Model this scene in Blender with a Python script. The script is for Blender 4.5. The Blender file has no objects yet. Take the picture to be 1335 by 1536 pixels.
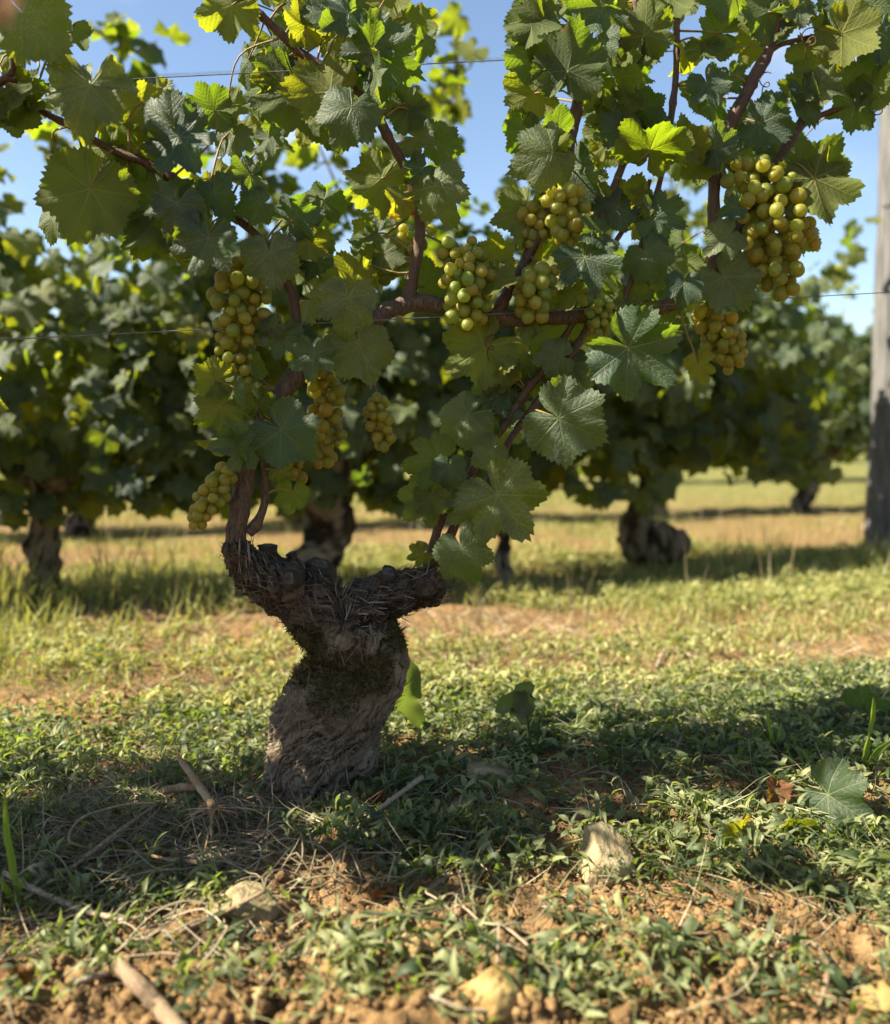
import bpy, math, random
import numpy as np
from mathutils import Vector, Matrix

# ------------------------------------------------------------------ camera, sky, sun, exposure
random.seed(11)
RNG = np.random.default_rng(11)
SC = bpy.context.scene
COL = SC.collection
R = math.radians

CAM_H = 0.54
F_PX = 1400.0                      # focal length in pixels of the 1335 x 1536 picture
PITCH = math.atan(128.0 / F_PX)    # the horizon lies 128 px above the middle

cam_d = bpy.data.cameras.new('camera')
cam = bpy.data.objects.new('camera', cam_d)
COL.objects.link(cam)
cam.location = (0, 0, CAM_H)
cam.rotation_euler = (math.pi / 2 - PITCH, 0, 0)
cam_d.sensor_fit = 'VERTICAL'
cam_d.sensor_height = 24.0
cam_d.lens = 24.0 * F_PX / 1536.0
cam_d.clip_start = 0.02
cam_d.clip_end = 1000
cam_d.dof.use_dof = True
cam_d.dof.focus_distance = 1.28
cam_d.dof.aperture_fstop = 1.75
SC.camera = cam

SUN_EL = R(43)
SHADOW_AZ = R(13)                  # shadows run to the right and a little away from the camera
world = bpy.data.worlds.new('World')
SC.world = world
world.use_nodes = True
wn = world.node_tree
for n in list(wn.nodes): wn.nodes.remove(n)
wo = wn.nodes.new('ShaderNodeOutputWorld')
wb = wn.nodes.new('ShaderNodeBackground')
sky = wn.nodes.new('ShaderNodeTexSky')
sky.sky_type = 'NISHITA'
sky.sun_disc = False
sky.sun_elevation = SUN_EL
sun_vec = Vector((-math.cos(SHADOW_AZ) * math.cos(SUN_EL), -math.sin(SHADOW_AZ) * math.cos(SUN_EL), math.sin(SUN_EL)))
sky.sun_rotation = math.atan2(sun_vec.x, sun_vec.y)
sky.altitude = 200
sky.air_density = 1.0
sky.dust_density = 0.9
sky.ozone_density = 1.5
wb.inputs['Strength'].default_value = 0.051
tc = wn.nodes.new('ShaderNodeTexCoord')
mp = wn.nodes.new('ShaderNodeMapping'); mp.inputs['Scale'].default_value = (1.0, 1.0, 3.2)
cn = wn.nodes.new('ShaderNodeTexNoise'); cn.inputs['Scale'].default_value = 3.0; cn.inputs['Detail'].default_value = 6
cr = wn.nodes.new('ShaderNodeMapRange'); cr.interpolation_type = 'SMOOTHSTEP'
cr.inputs[1].default_value = 0.50; cr.inputs[2].default_value = 0.78; cr.inputs[4].default_value = 0.55
cmx = wn.nodes.new('ShaderNodeMix'); cmx.data_type = 'RGBA'
cmx.inputs[7].default_value = (6.2, 6.5, 7.0, 1)             # thin white cloud
wn.links.new(tc.outputs['Generated'], mp.inputs[0]); wn.links.new(mp.outputs[0], cn.inputs['Vector'])
wn.links.new(cn.outputs['Fac'], cr.inputs[0]); wn.links.new(cr.outputs[0], cmx.inputs[0])
wn.links.new(sky.outputs[0], cmx.inputs[6]); wn.links.new(cmx.outputs[2], wb.inputs[0])
wn.links.new(wb.outputs[0], wo.inputs[0])

sun_d = bpy.data.lights.new('sun', 'SUN')
sun_d.energy = 5.0
sun_d.angle = R(0.53)
sun_d.color = (1.0, 0.90, 0.72)
sun = bpy.data.objects.new('sun', sun_d)
COL.objects.link(sun)
sun.rotation_euler = sun_vec.to_track_quat('Z', 'Y').to_euler()

SC.view_settings.view_transform = 'Standard'
SC.view_settings.look = 'None'
SC.view_settings.exposure = 2.1
SC.view_settings.gamma = 1.0
SC.view_settings.use_curve_mapping = False
SC.render.engine = 'CYCLES'
SC.cycles.use_denoising = True
SC.cycles.max_bounces = 8
SC.cycles.diffuse_bounces = 4
SC.cycles.transmission_bounces = 6
SC.cycles.transparent_max_bounces = 6
SC.cycles.sample_clamp_indirect = 6

# ------------------------------------------------------------------ geometry of the place seen in the picture
CP, SP = math.cos(PITCH), math.sin(PITCH)
ROW = 0.21                         # the vine row recedes to the right


def at(px, py, D):
    """point at distance D in front of the camera that the picture shows at (px, py)"""
    u = (px - 667.5) / F_PX
    v = (py - 768.0) / F_PX
    d = (u, CP - v * SP, -SP - v * CP)
    k = D / d[1]
    return Vector((d[0] * k, D, CAM_H + d[2] * k))


def row_depth(px, py):
    u = (px - 667.5) / F_PX
    v = (py - 768.0) / F_PX
    dy = CP - v * SP
    return (1.32 + ROW * 0.13) / (1 - ROW * u / dy)


def rp(px, py, off=0.0):
    return at(px, py, row_depth(px, py) + off)


def px_m(px, py, off=0.0):
    """metres per pixel on the vine row"""
    return (row_depth(px, py) + off) / F_PX


def ground_xy(px, py, z=0.0):
    u = (px - 667.5) / F_PX
    v = (py - 768.0) / F_PX
    d = (u, CP - v * SP, -SP - v * CP)
    k = (z - CAM_H) / d[2]
    return d[0] * k, d[1] * k


# ------------------------------------------------------------------ noise
def _hash(ix, iy, iz):
    h = (ix.astype(np.int64) * 374761393 + iy.astype(np.int64) * 668265263 + iz.astype(np.int64) * 2147483647 + 1013904223) & 0xFFFFFFFF
    h = ((h ^ (h >> 13)) * 1274126177) & 0xFFFFFFFF
    h = ((h ^ (h >> 16)) * 2246822519) & 0xFFFFFFFF
    return ((h ^ (h >> 15)) & 0xFFFFFF) / float(0xFFFFFF) * 2 - 1


def noise3(p):
    p = np.asarray(p, float)
    i = np.floor(p).astype(np.int64)
    f = p - i
    f = f * f * f * (f * (f * 6 - 15) + 10)
    r = 0
    for dx in (0, 1):
        wx = f[:, 0] if dx else 1 - f[:, 0]
        for dy in (0, 1):
            wy = f[:, 1] if dy else 1 - f[:, 1]
            for dz in (0, 1):
                wz = f[:, 2] if dz else 1 - f[:, 2]
                r = r + wx * wy * wz * _hash(i[:, 0] + dx, i[:, 1] + dy, i[:, 2] + dz)
    return r


def fbm(p, o=4, g=0.5):
    p = np.asarray(p, float)
    r = np.zeros(len(p)); a = 1.0
    for k in range(o):
        r += a * noise3(p * (2 ** k) + 17.3 * k); a *= g
    return r


def smooth(e0, e1, x):
    t = np.clip((x - e0) / (e1 - e0), 0, 1)
    return t * t * (3 - 2 * t)


def ground_z(x, y):
    x = np.atleast_1d(np.asarray(x, float)); y = np.atleast_1d(np.asarray(y, float))
    p = np.stack([x, y, np.zeros_like(x)], 1)
    d = np.hypot(np.maximum(np.abs(x - 0.05) - 0.9, 0), np.maximum(np.abs(y - 1.35) - 0.95, 0))
    near = 1 - smooth(0.0, 0.9, d)
    rowd = y - (1.32 + ROW * (x + 0.13))
    ridge = 0.022 * np.exp(-((rowd - 0.05) / 0.24) ** 2)
    ridge = ridge + 0.008 * np.exp(-((x + 0.205) ** 2 + (y - 1.32) ** 2) / 0.012)
    z = ridge * (np.abs(x) < 6) + 0.016 * fbm(p * 2.2, 3)
    front = 1 - smooth(-0.22, -0.02, rowd)
    clod = np.abs(fbm(p * 15 + 3, 3)) * 0.026 + np.abs(noise3(p * 52 + 9)) * 0.009 + np.abs(noise3(p * 105 + 5)) * 0.008
    z = z + near * (0.45 + 0.55 * front) * (clod - 0.018)
    return z


def on_ground(px, py, lift=0.0):
    x, y = ground_xy(px, py)
    for _ in range(6):
        z = float(ground_z(x, y)[0]) + lift
        x, y = ground_xy(px, py, z)
    return Vector((x, y, z))


# ------------------------------------------------------------------ mesh helpers
def mesh_arrays(name, v, f, smooth_shade=True, attrs=None, uv=None):
    """fast mesh from arrays; every face has the same number of corners"""
    v = np.asarray(v, np.float32); f = np.asarray(f, np.int32)
    me = bpy.data.meshes.new(name)
    n, k = f.shape
    me.vertices.add(len(v)); me.vertices.foreach_set('co', v.ravel())
    me.loops.add(n * k); me.loops.foreach_set('vertex_index', f.ravel())
    me.polygons.add(n)
    me.polygons.foreach_set('loop_start', np.arange(0, n * k, k, dtype=np.int32))
    me.polygons.foreach_set('loop_total', np.full(n, k, np.int32))
    me.update(calc_edges=True)
    me.validate()
    if smooth_shade:
        me.polygons.foreach_set('use_smooth', np.ones(len(me.polygons), bool))
    for an, arr in (attrs or {}).items():
        a = me.attributes.new(an, 'FLOAT', 'POINT')
        a.data.foreach_set('value', np.asarray(arr, np.float32))
    if uv is not None:
        u = me.uv_layers.new(name='UVMap')
        u.data.foreach_set('uv', np.asarray(uv, np.float32)[f.ravel()].ravel())
    return me


def link(name, me, m=None, parent=None, loc=None):
    o = bpy.data.objects.new(name, me)
    COL.objects.link(o)
    if m is not None and me is not None and not me.materials:
        me.materials.append(m)
    if parent is not None:
        o.parent = parent
        o.matrix_parent_inverse = Matrix.Translation(-parent.location)
    if loc is not None:
        o.location = loc
    return o


def empty(name, loc):
    o = bpy.data.objects.new(name, None)
    COL.objects.link(o)
    o.location = loc
    o.empty_display_size = 0.05
    return o


def tag(o, label=None, cat=None, group=None, kind=None):
    if label: o['label'] = label
    if cat: o['category'] = cat
    if group: o['group'] = group
    if kind: o['kind'] = kind
    return o


def catmull(pts, rad, step):
    P = [np.array(p, float) for p in pts]
    P = [2 * P[0] - P[1]] + P + [2 * P[-1] - P[-2]]
    rr = [rad[0]] + list(rad) + [rad[-1]]
    out, ro = [], []
    for i in range(1, len(P) - 2):
        n = max(2, int(np.linalg.norm(P[i + 1] - P[i]) / step))
        for k in range(n):
            t = k / n
            out.append(0.5 * (2 * P[i] + (P[i + 1] - P[i - 1]) * t + (2 * P[i - 1] - 5 * P[i] + 4 * P[i + 1] - P[i + 2]) * t * t + (3 * P[i] - P[i - 1] - 3 * P[i + 1] + P[i + 2]) * t ** 3))
            ro.append(rr[i] + (rr[i + 1] - rr[i]) * t)
    out.append(P[-2]); ro.append(rr[-2])
    return np.array(out), np.array(ro)


def tube_arrays(pts, rad, sides=8, step=0.01, wobble=0.0, spline=True, freq=60.0):
    if spline:
        c, r = catmull(pts, rad, step)
    else:
        c, r = np.array(pts, float), np.array(rad, float)
    n = len(c)
    t = np.gradient(c, axis=0)
    t /= np.linalg.norm(t, axis=1)[:, None] + 1e-12
    a = np.cross(t[0], [0.3, 0.2, 0.9]); a /= np.linalg.norm(a) + 1e-12
    V = []
    for i in range(n):
        a = a - t[i] * np.dot(a, t[i]); a /= np.linalg.norm(a) + 1e-12
        b = np.cross(t[i], a)
        ang = np.arange(sides) * 2 * math.pi / sides
        V.append(c[i] + r[i] * (np.cos(ang)[:, None] * a + np.sin(ang)[:, None] * b))
    V = np.concatenate(V)
    if wobble:
        nrm = V - np.repeat(c, sides, 0)
        V = V + nrm * (wobble * fbm(V * freq, 3))[:, None]
    i, j = np.meshgrid(np.arange(n - 1), np.arange(sides), indexing='ij')
    j2 = (j + 1) % sides
    q = np.stack([i * sides + j, i * sides + j2, (i + 1) * sides + j2, (i + 1) * sides + j], -1).reshape(-1, 4)
    V = np.concatenate([V, c[:1], c[-1:]])
    s0, s1 = n * sides, n * sides + 1
    k = np.arange(sides); k2 = (k + 1) % sides
    cap0 = np.stack([np.full(sides, s0), k2, k, k], 1)
    cap1 = np.stack([np.full(sides, s1), (n - 1) * sides + k, (n - 1) * sides + k2, (n - 1) * sides + k2], 1)
    tri = np.concatenate([q[:, [0, 1, 2]], q[:, [0, 2, 3]], cap0[:, :3], cap1[:, :3]])
    return V, tri


def tube(name, pts, rad, m, parent=None, sides=8, step=0.01, wobble=0.0, loc=None, freq=60.0):
    v, f = tube_arrays(pts, rad, sides, step, wobble, freq=freq)
    base = np.array(parent.location if parent is not None and loc is None else (loc if loc is not None else (0, 0, 0)))
    me = mesh_arrays(name, v - base, f)
    o = link(name, me, m, None, Vector(base))
    if parent is not None:
        o.parent = parent
        o.matrix_parent_inverse = Matrix.Translation(-parent.location)
    return o


def join(parts):
    V, Fc, n = [], [], 0
    for v, f in parts:
        V.append(v); Fc.append(f + n); n += len(v)
    return np.concatenate(V), np.concatenate(Fc)


def rot_from(yv, nv):
    """(N,3,3) matrices whose Y is yv and whose Z is as near nv as may be"""
    y = yv / (np.linalg.norm(yv, axis=1)[:, None] + 1e-12)
    z = nv - y * (nv * y).sum(1)[:, None]
    z /= np.linalg.norm(z, axis=1)[:, None] + 1e-12
    x = np.cross(y, z)
    return np.stack([x, y, z], 2)


def scatter(tv, tf, M, pos, scale):
    """N transformed copies of a template"""
    N, K = len(pos), len(tv)
    V = np.einsum('nij,kj->nki', M, tv) * np.asarray(scale)[:, None, None] + np.asarray(pos)[:, None, :]
    F = (tf[None] + (np.arange(N) * K)[:, None, None]).reshape(-1, tf.shape[1])
    return V.reshape(-1, 3), F


# ------------------------------------------------------------------ materials
class NT:
    def __init__(s, name):
        s.m = bpy.data.materials.new(name)
        s.m.use_nodes = True
        s.t = s.m.node_tree
        s.t.nodes.clear()
        s.out = s.n('ShaderNodeOutputMaterial')

    def n(s, k, **kw):
        nd = s.t.nodes.new(k)
        for a, b in kw.items(): setattr(nd, a, b)
        return nd

    def put(s, sock, v):
        if isinstance(v, bpy.types.NodeSocket): s.t.links.new(v, sock)
        elif v is not None:
            sock.default_value = (tuple(v) + (1,) if isinstance(v, (tuple, list)) and len(v) == 3 and sock.type == 'RGBA' else v)

    def math(s, op, a, b=None, c=None, clamp=False):
        nd = s.n('ShaderNodeMath', operation=op, use_clamp=clamp)
        for i, v in enumerate((a, b, c)):
            if v is not None: s.put(nd.inputs[i], v)
        return nd.outputs[0]

    def mix(s, f, a, b, mode='MIX'):
        nd = s.n('ShaderNodeMix', data_type='RGBA', blend_type=mode)
        s.put(nd.inputs[0], f); s.put(nd.inputs[6], a); s.put(nd.inputs[7], b)
        return nd.outputs[2]

    def ramp(s, f, lo, hi):
        nd = s.n('ShaderNodeMapRange', interpolation_type='SMOOTHSTEP')
        s.put(nd.inputs[0], f); s.put(nd.inputs[1], lo); s.put(nd.inputs[2], hi)
        return nd.outputs[0]

    def noise(s, vec, scale, detail=3, rough=0.55):
        nd = s.n('ShaderNodeTexNoise')
        if vec is not None: s.put(nd.inputs['Vector'], vec)
        nd.inputs['Scale'].default_value = scale
        nd.inputs['Detail'].default_value = detail
        nd.inputs['Roughness'].default_value = rough
        return nd.outputs['Fac']

    def obj(s): return s.n('ShaderNodeTexCoord').outputs['Object']
    def pos(s): return s.n('ShaderNodeNewGeometry').outputs['Position']

    def scalev(s, vec, sc):
        nd = s.n('ShaderNodeMapping')
        s.put(nd.inputs['Vector'], vec); nd.inputs['Scale'].default_value = sc
        return nd.outputs[0]

    def bump(s, h, dist, strength=1.0):
        nd = s.n('ShaderNodeBump')
        s.put(nd.inputs['Height'], h); nd.inputs['Distance'].default_value = dist
        nd.inputs['Strength'].default_value = strength
        return nd.outputs[0]

    def bsdf(s, col, rough=0.6, normal=None, spec=0.35):
        b = s.n('ShaderNodeBsdfPrincipled')
        s.put(b.inputs['Base Color'], col); s.put(b.inputs['Roughness'], rough)
        b.inputs['Specular IOR Level'].default_value = spec
        if normal is not None: s.put(b.inputs['Normal'], normal)
        return b

    def done(s, sh):
        s.t.links.new(sh, s.out.inputs[0])
        return s.m


def leaf_material():
    k = NT('vine_leaf')
    uv = k.n('ShaderNodeUVMap').outputs[0]
    sx = k.n('ShaderNodeSeparateXYZ'); k.put(sx.inputs[0], uv)
    x = k.math('MULTIPLY', k.math('SUBTRACT', sx.outputs[0], 0.5), 2.5)
    y = k.math('MULTIPLY', k.math('SUBTRACT', sx.outputs[1], 0.5), 2.5)
    info = k.n('ShaderNodeObjectInfo')
    var = k.n('ShaderNodeAttribute', attribute_name='var').outputs['Fac']
    edge = k.n('ShaderNodeAttribute', attribute_name='edge').outputs['Fac']
    rnd = k.math('FRACT', k.math('ADD', info.outputs['Random'], var))
    off = k.n('ShaderNodeCombineXYZ'); k.put(off.inputs[2], k.math('MULTIPLY', rnd, 40.0))
    cv = k.n('ShaderNodeVectorMath', operation='ADD'); k.put(cv.inputs[0], uv); k.put(cv.inputs[1], off.outputs[0])
    cv = cv.outputs[0]
    r = k.math('SQRT', k.math('ADD', k.math('MULTIPLY', x, x), k.math('MULTIPLY', y, y)))
    th = k.math('ARCTAN2', x, y)
    th = k.math('ADD', th, k.math('MULTIPLY', k.math('SUBTRACT', k.noise(cv, 4.0, 2), 0.5), 0.10))
    t = k.math('PINGPONG', th, R(26))
    a = k.math('MULTIPLY', r, k.math('COSINE', t))
    b = k.math('MULTIPLY', r, k.math('SINE', t))
    wid = k.math('SUBTRACT', 0.021, k.math('MULTIPLY', r, 0.014))
    main = k.math('SUBTRACT', 1.0, k.ramp(k.math('DIVIDE', b, wid), 0.45, 1.25))
    s2 = k.math('FRACT', k.math('ADD', k.math('DIVIDE', k.math('SUBTRACT', a, k.math('MULTIPLY', b, 1.05)), 0.135), 0.3))
    s2 = k.math('ABSOLUTE', k.math('SUBTRACT', s2, 0.5))
    sec = k.math('MULTIPLY', k.ramp(s2, 0.445, 0.49), 0.65)
    vo = k.n('ShaderNodeTexVoronoi', feature='DISTANCE_TO_EDGE')
    k.put(vo.inputs['Vector'], cv); vo.inputs['Scale'].default_value = 42
    ter = k.math('MULTIPLY', k.math('SUBTRACT', 1.0, k.ramp(vo.outputs['Distance'], 0.02, 0.13)), 0.28)
    vein = k.math('MAXIMUM', main, k.math('MAXIMUM', sec, ter))
    n1 = k.noise(cv, 6.0, 4); n2 = k.noise(cv, 60.0, 3, 0.7); n3 = k.noise(cv, 200.0, 2, 0.6)
    # upper face: deep blue green with pale spray residue; lower face: pale and matt
    top = k.mix(k.ramp(n1, 0.3, 0.7), (0.011, 0.029, 0.021), (0.019, 0.042, 0.021))
    top = k.mix(k.math('MULTIPLY', vein, 0.55), top, (0.125, 0.170, 0.070))
    dust = k.math('MULTIPLY', k.ramp(k.math('ADD', n2, k.math('MULTIPLY', k.math('SUBTRACT', n3, 0.5), 1.3)), 0.48, 0.75), k.ramp(n1, 0.30, 0.68))
    dust = k.math('MULTIPLY', dust, k.math('ADD', 0.25, k.math('MULTIPLY', k.ramp(rnd, 0.05, 0.8), 0.6)))
    top = k.mix(dust, top, (0.21, 0.25, 0.21))
    low = k.mix(k.ramp(n1, 0.3, 0.7), (0.038, 0.058, 0.014), (0.056, 0.075, 0.017))
    low = k.mix(k.math('MULTIPLY', vein, 0.5), low, (0.16, 0.18, 0.07))
    back = k.n('ShaderNodeNewGeometry').outputs['Backfacing']
    col = k.mix(back, top, low)
    warm = k.ramp(rnd, 0.35, 1.0)
    col = k.mix(k.math('MULTIPLY', warm, 0.6), col, k.mix(1.0, col, (1.6, 1.4, 0.7), 'MULTIPLY'))
    tint = info.outputs['Color']
    col = k.mix(1.0, col, tint, 'MULTIPLY')
    trans = k.mix(k.ramp(rnd, 0.1, 0.9), (0.21, 0.34, 0.013), (0.38, 0.43, 0.016))
    trans = k.mix(k.math('MULTIPLY', vein, 0.35), trans, (0.34, 0.36, 0.05))
    trans = k.mix(1.0, trans, tint, 'MULTIPLY')
    # withering: alpha of the object colour 1 = fresh, lower = browner from the margin inwards
    al = info.outputs['Alpha']
    wl = k.math('ADD', k.math('MULTIPLY', edge, 0.75), k.math('MULTIPLY', k.math('SUBTRACT', n1, 0.5), 1.6))
    brown = k.ramp(wl, k.math('SUBTRACT', k.math('MULTIPLY', al, 1.35), 0.12), k.math('ADD', k.math('MULTIPLY', al, 1.35), 0.06))
    spot = k.math('MULTIPLY', k.ramp(k.noise(cv, 17.0, 2), 0.72, 0.76), k.ramp(rnd, 0.5, 0.7))
    brown = k.math('MAXIMUM', brown, spot)
    bc = k.mix(n2, (0.10, 0.035, 0.012), (0.22, 0.10, 0.03))
    col = k.mix(brown, col, bc); trans = k.mix(brown, trans, (0.20, 0.07, 0.01))
    h = k.math('ADD', k.math('MULTIPLY', vein, -0.8), k.math('ADD', k.math('MULTIPLY', n2, 0.5), k.math('MULTIPLY', s2, -0.5)))
    bn = k.bump(h, 0.0017, 0.7)
    p = k.bsdf(col, k.mix(back, (0.50, 0.50, 0.50), (0.78, 0.78, 0.78)), bn, 0.42)
    tr = k.n('ShaderNodeBsdfTranslucent'); k.put(tr.inputs[0], trans); k.put(tr.inputs[1], bn)
    ms = k.n('ShaderNodeMixShader'); ms.inputs[0].default_value = 0.43
    k.t.links.new(p.outputs[0], ms.inputs[1]); k.t.links.new(tr.outputs[0], ms.inputs[2])
    return k.done(ms.outputs[0])


def weed_material(name, c0, c1, t0, t1, fac=0.38):
    k = NT(name)
    var = k.n('ShaderNodeAttribute', attribute_name='var').outputs['Fac']
    n1 = k.noise(k.pos(), 120.0, 2)
    col = k.mix(k.ramp(k.math('ADD', var, k.math('MULTIPLY', k.math('SUBTRACT', n1, 0.5), 0.3)), 0.1, 0.95), c0, c1)
    tc = k.mix(var, t0, t1)
    p = k.bsdf(col, 0.55, None, 0.3)
    tr = k.n('ShaderNodeBsdfTranslucent'); k.put(tr.inputs[0], tc)
    ms = k.n('ShaderNodeMixShader'); ms.inputs[0].default_value = fac
    k.t.links.new(p.outputs[0], ms.inputs[1]); k.t.links.new(tr.outputs[0], ms.inputs[2])
    return k.done(ms.outputs[0])


def plain(name, c0, c1, scale=40.0, rough=0.8, bump=0.0, stretch=None, spec=0.25, contrast=(0.3, 0.7), detail=4):
    k = NT(name)
    v = k.pos()
    if stretch: v = k.scalev(v, stretch)
    n1 = k.noise(v, scale, detail, 0.65)
    col = k.mix(k.ramp(n1, *contrast), c0, c1)
    nb = k.bump(k.noise(v, scale * 2.3, 4, 0.65), bump) if bump else None
    return k.done(k.bsdf(col, rough, nb, spec).outputs[0])


def bark_material():
    k = NT('old_vine_bark')
    fib = k.n('ShaderNodeAttribute', attribute_name='fibre').outputs['Fac']
    moss = k.n('ShaderNodeAttribute', attribute_name='mossy').outputs['Fac']
    v = k.pos()
    n1 = k.noise(v, 22.0, 4); n2 = k.noise(v, 170.0, 4, 0.7)
    col = k.mix(k.ramp(fib, 0.15, 0.85), (0.009, 0.007, 0.005), (0.190, 0.150, 0.105))
    col = k.mix(k.math('MULTIPLY', k.ramp(n1, 0.45, 0.7), 0.6), col, (0.085, 0.050, 0.026))
    col = k.mix(k.math('MULTIPLY', k.ramp(n2, 0.45, 0.75), 0.35), col, (0.14, 0.12, 0.09))
    col = k.mix(k.math('MULTIPLY', moss, 0.85), col, k.mix(n2, (0.020, 0.017, 0.007), (0.070, 0.055, 0.018)))
    nb = k.bump(k.math('ADD', n2, k.math('MULTIPLY', fib, 0.5)), 0.003)
    return k.done(k.bsdf(col, 0.88, nb, 0.15).outputs[0])


def cane_material(name, c0, c1, c2, rough=0.6):
    k = NT(name)
    v = k.pos()
    n1 = k.noise(v, 30.0, 3); n2 = k.noise(k.scalev(v, (3.0, 3.0, 0.7)), 130.0, 4, 0.7)
    col = k.mix(k.ramp(n2, 0.32, 0.68), c0, c1)
    col = k.mix(k.math('MULTIPLY', k.ramp(n1, 0.45, 0.7), 0.6), col, c2)
    return k.done(k.bsdf(col, rough, k.bump(n2, 0.0016), 0.3).outputs[0])


def grape_material():
    k = NT('grape_skin')
    info = k.n('ShaderNodeObjectInfo')
    tc = k.obj()
    sx = k.n('ShaderNodeSeparateXYZ'); k.put(sx.inputs[0], tc)
    rnd = info.outputs['Random']
    n1 = k.noise(tc, 1.7, 3); n2 = k.noise(tc, 16.0, 3, 0.7)
    col = k.mix(k.ramp(rnd, 0.1, 0.95), (0.150, 0.178, 0.034), (0.225, 0.208, 0.030))
    col = k.mix(1.0, col, info.outputs['Color'], 'MULTIPLY')
    col = k.mix(k.math('MULTIPLY', k.ramp(n2, 0.64, 0.74), 0.5), col, (0.17, 0.11, 0.03))
    col = k.mix(k.math('MULTIPLY', k.ramp(n1, 0.35, 0.7), 0.14), col, (0.40, 0.42, 0.26))      # bloom on the skin
    scar = k.math('MULTIPLY', k.ramp(k.math('ADD', k.math('ABSOLUTE', sx.outputs[0]), k.math('ABSOLUTE', sx.outputs[1])), 0.13, 0.07), k.ramp(sx.outputs[2], -0.5, -0.7))
    col = k.mix(scar, col, (0.035, 0.020, 0.010))
    b = k.bsdf(col, k.math('ADD', 0.30, k.math('MULTIPLY', n1, 0.30)), None, 0.40)
    b.inputs['Subsurface Weight'].default_value = 0.9
    b.inputs['Subsurface Radius'].default_value = (0.95, 1.0, 0.28)
    b.inputs['Subsurface Scale'].default_value = 0.016
    tr = k.n('ShaderNodeBsdfTranslucent'); k.put(tr.inputs[0], k.mix(1.0, k.mix(rnd, (0.60, 0.70, 0.22), (0.72, 0.70, 0.18)), info.outputs['Color'], 'MULTIPLY'))
    ms = k.n('ShaderNodeMixShader'); ms.inputs[0].default_value = 0.42
    k.t.links.new(b.outputs[0], ms.inputs[1]); k.t.links.new(tr.outputs[0], ms.inputs[2])
    return k.done(ms.outputs[0])


def soil_material():
    k = NT('clay_soil')
    v = k.pos()
    n1 = k.noise(v, 3.0, 4); n2 = k.noise(v, 60.0, 4, 0.7); n3 = k.noise(v, 330.0, 3, 0.7)
    col = k.mix(k.ramp(n2, 0.3, 0.72), (0.090, 0.052, 0.023), (0.27, 0.168, 0.074))
    col = k.mix(k.math('MULTIPLY', k.ramp(n3, 0.55, 0.8), 0.5), col, (0.46, 0.34, 0.20))
    col = k.mix(k.math('MULTIPLY', k.ramp(n1, 0.4, 0.7), 0.3), col, (0.12, 0.085, 0.045))
    sep = k.n('ShaderNodeSeparateXYZ'); k.put(sep.inputs[0], v)
    # grassed ground farther off, where the blades can no longer be told apart
    far = k.math('MULTIPLY', k.ramp(sep.outputs[1], 3.0, 9.0), 0.9)
    fb = k.mix(k.ramp(k.noise(v, 9.0, 5), 0.35, 0.65), (0.075, 0.100, 0.025), (0.17, 0.16, 0.055))
    col = k.mix(far, col, fb)
    h = k.math('ADD', n2, k.math('MULTIPLY', n3, 0.5))
    return k.done(k.bsdf(col, 0.95, k.bump(h, 0.006), 0.1).outputs[0])


def stone_material(name, c0, c1, c2):
    k = NT(name)
    v = k.pos()
    n1 = k.noise(v, 28.0, 4); n2 = k.noise(v, 150.0, 4, 0.7)
    col = k.mix(k.ramp(n1, 0.35, 0.68), c0, c1)
    col = k.mix(k.math('MULTIPLY', k.ramp(n2, 0.5, 0.72), 0.6), col, c2)
    return k.done(k.bsdf(col, 0.9, k.bump(k.math('ADD', n2, n1), 0.005), 0.15).outputs[0])


M = {}
M['leaf'] = leaf_material()
M['bark'] = bark_material()
M['cane'] = cane_material('two_year_cane_bark', (0.028, 0.019, 0.013), (0.125, 0.085, 0.052), (0.066, 0.040, 0.022), 0.75)
M['shoot'] = cane_material('ripening_shoot', (0.040, 0.020, 0.011), (0.095, 0.049, 0.025), (0.070, 0.046, 0.018), 0.5)
M['petiole'] = cane_material('petiole_skin', (0.16, 0.13, 0.035), (0.22, 0.15, 0.05), (0.20, 0.07, 0.035), 0.5)
M['rachis'] = cane_material('grape_stalk', (0.08, 0.085, 0.025), (0.15, 0.13, 0.04), (0.045, 0.028, 0.012), 0.6)
M['cut'] = plain('pruning_cut', (0.022, 0.017, 0.012), (0.085, 0.070, 0.053), 90, 0.85, 0.001)
M['moss'] = weed_material('dry_moss', (0.022, 0.019, 0.006), (0.090, 0.074, 0.018), (0.05, 0.04, 0.01), (0.10, 0.07, 0.02), 0.25)
M['grape'] = grape_material()
M['soil'] = soil_material()
M['weed'] = weed_material('bindweed_leaf', (0.030, 0.050, 0.021), (0.250, 0.265, 0.118), (0.20, 0.30, 0.03), (0.36, 0.42, 0.06))
M['grass'] = weed_material('grass_blade', (0.085, 0.125, 0.030), (0.310, 0.305, 0.120), (0.24, 0.31, 0.03), (0.52, 0.46, 0.10))
M['fresh'] = weed_material('fresh_grass_blade', (0.10, 0.17, 0.03), (0.17, 0.24, 0.04), (0.34, 0.48, 0.03), (0.46, 0.56, 0.05), 0.45)
M['straw'] = weed_material('dead_straw', (0.16, 0.125, 0.075), (0.38, 0.32, 0.21), (0.2, 0.15, 0.08), (0.3, 0.25, 0.15), 0.2)
M['stick'] = cane_material('dead_stick', (0.09, 0.058, 0.034), (0.27, 0.195, 0.12), (0.18, 0.12, 0.07), 0.85)
M['pale_stick'] = cane_material('bleached_stick', (0.17, 0.125, 0.08), (0.36, 0.30, 0.22), (0.26, 0.19, 0.12), 0.85)
M['root'] = cane_material('dry_root', (0.15, 0.09, 0.045), (0.33, 0.21, 0.11), (0.40, 0.31, 0.20), 0.85)
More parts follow.
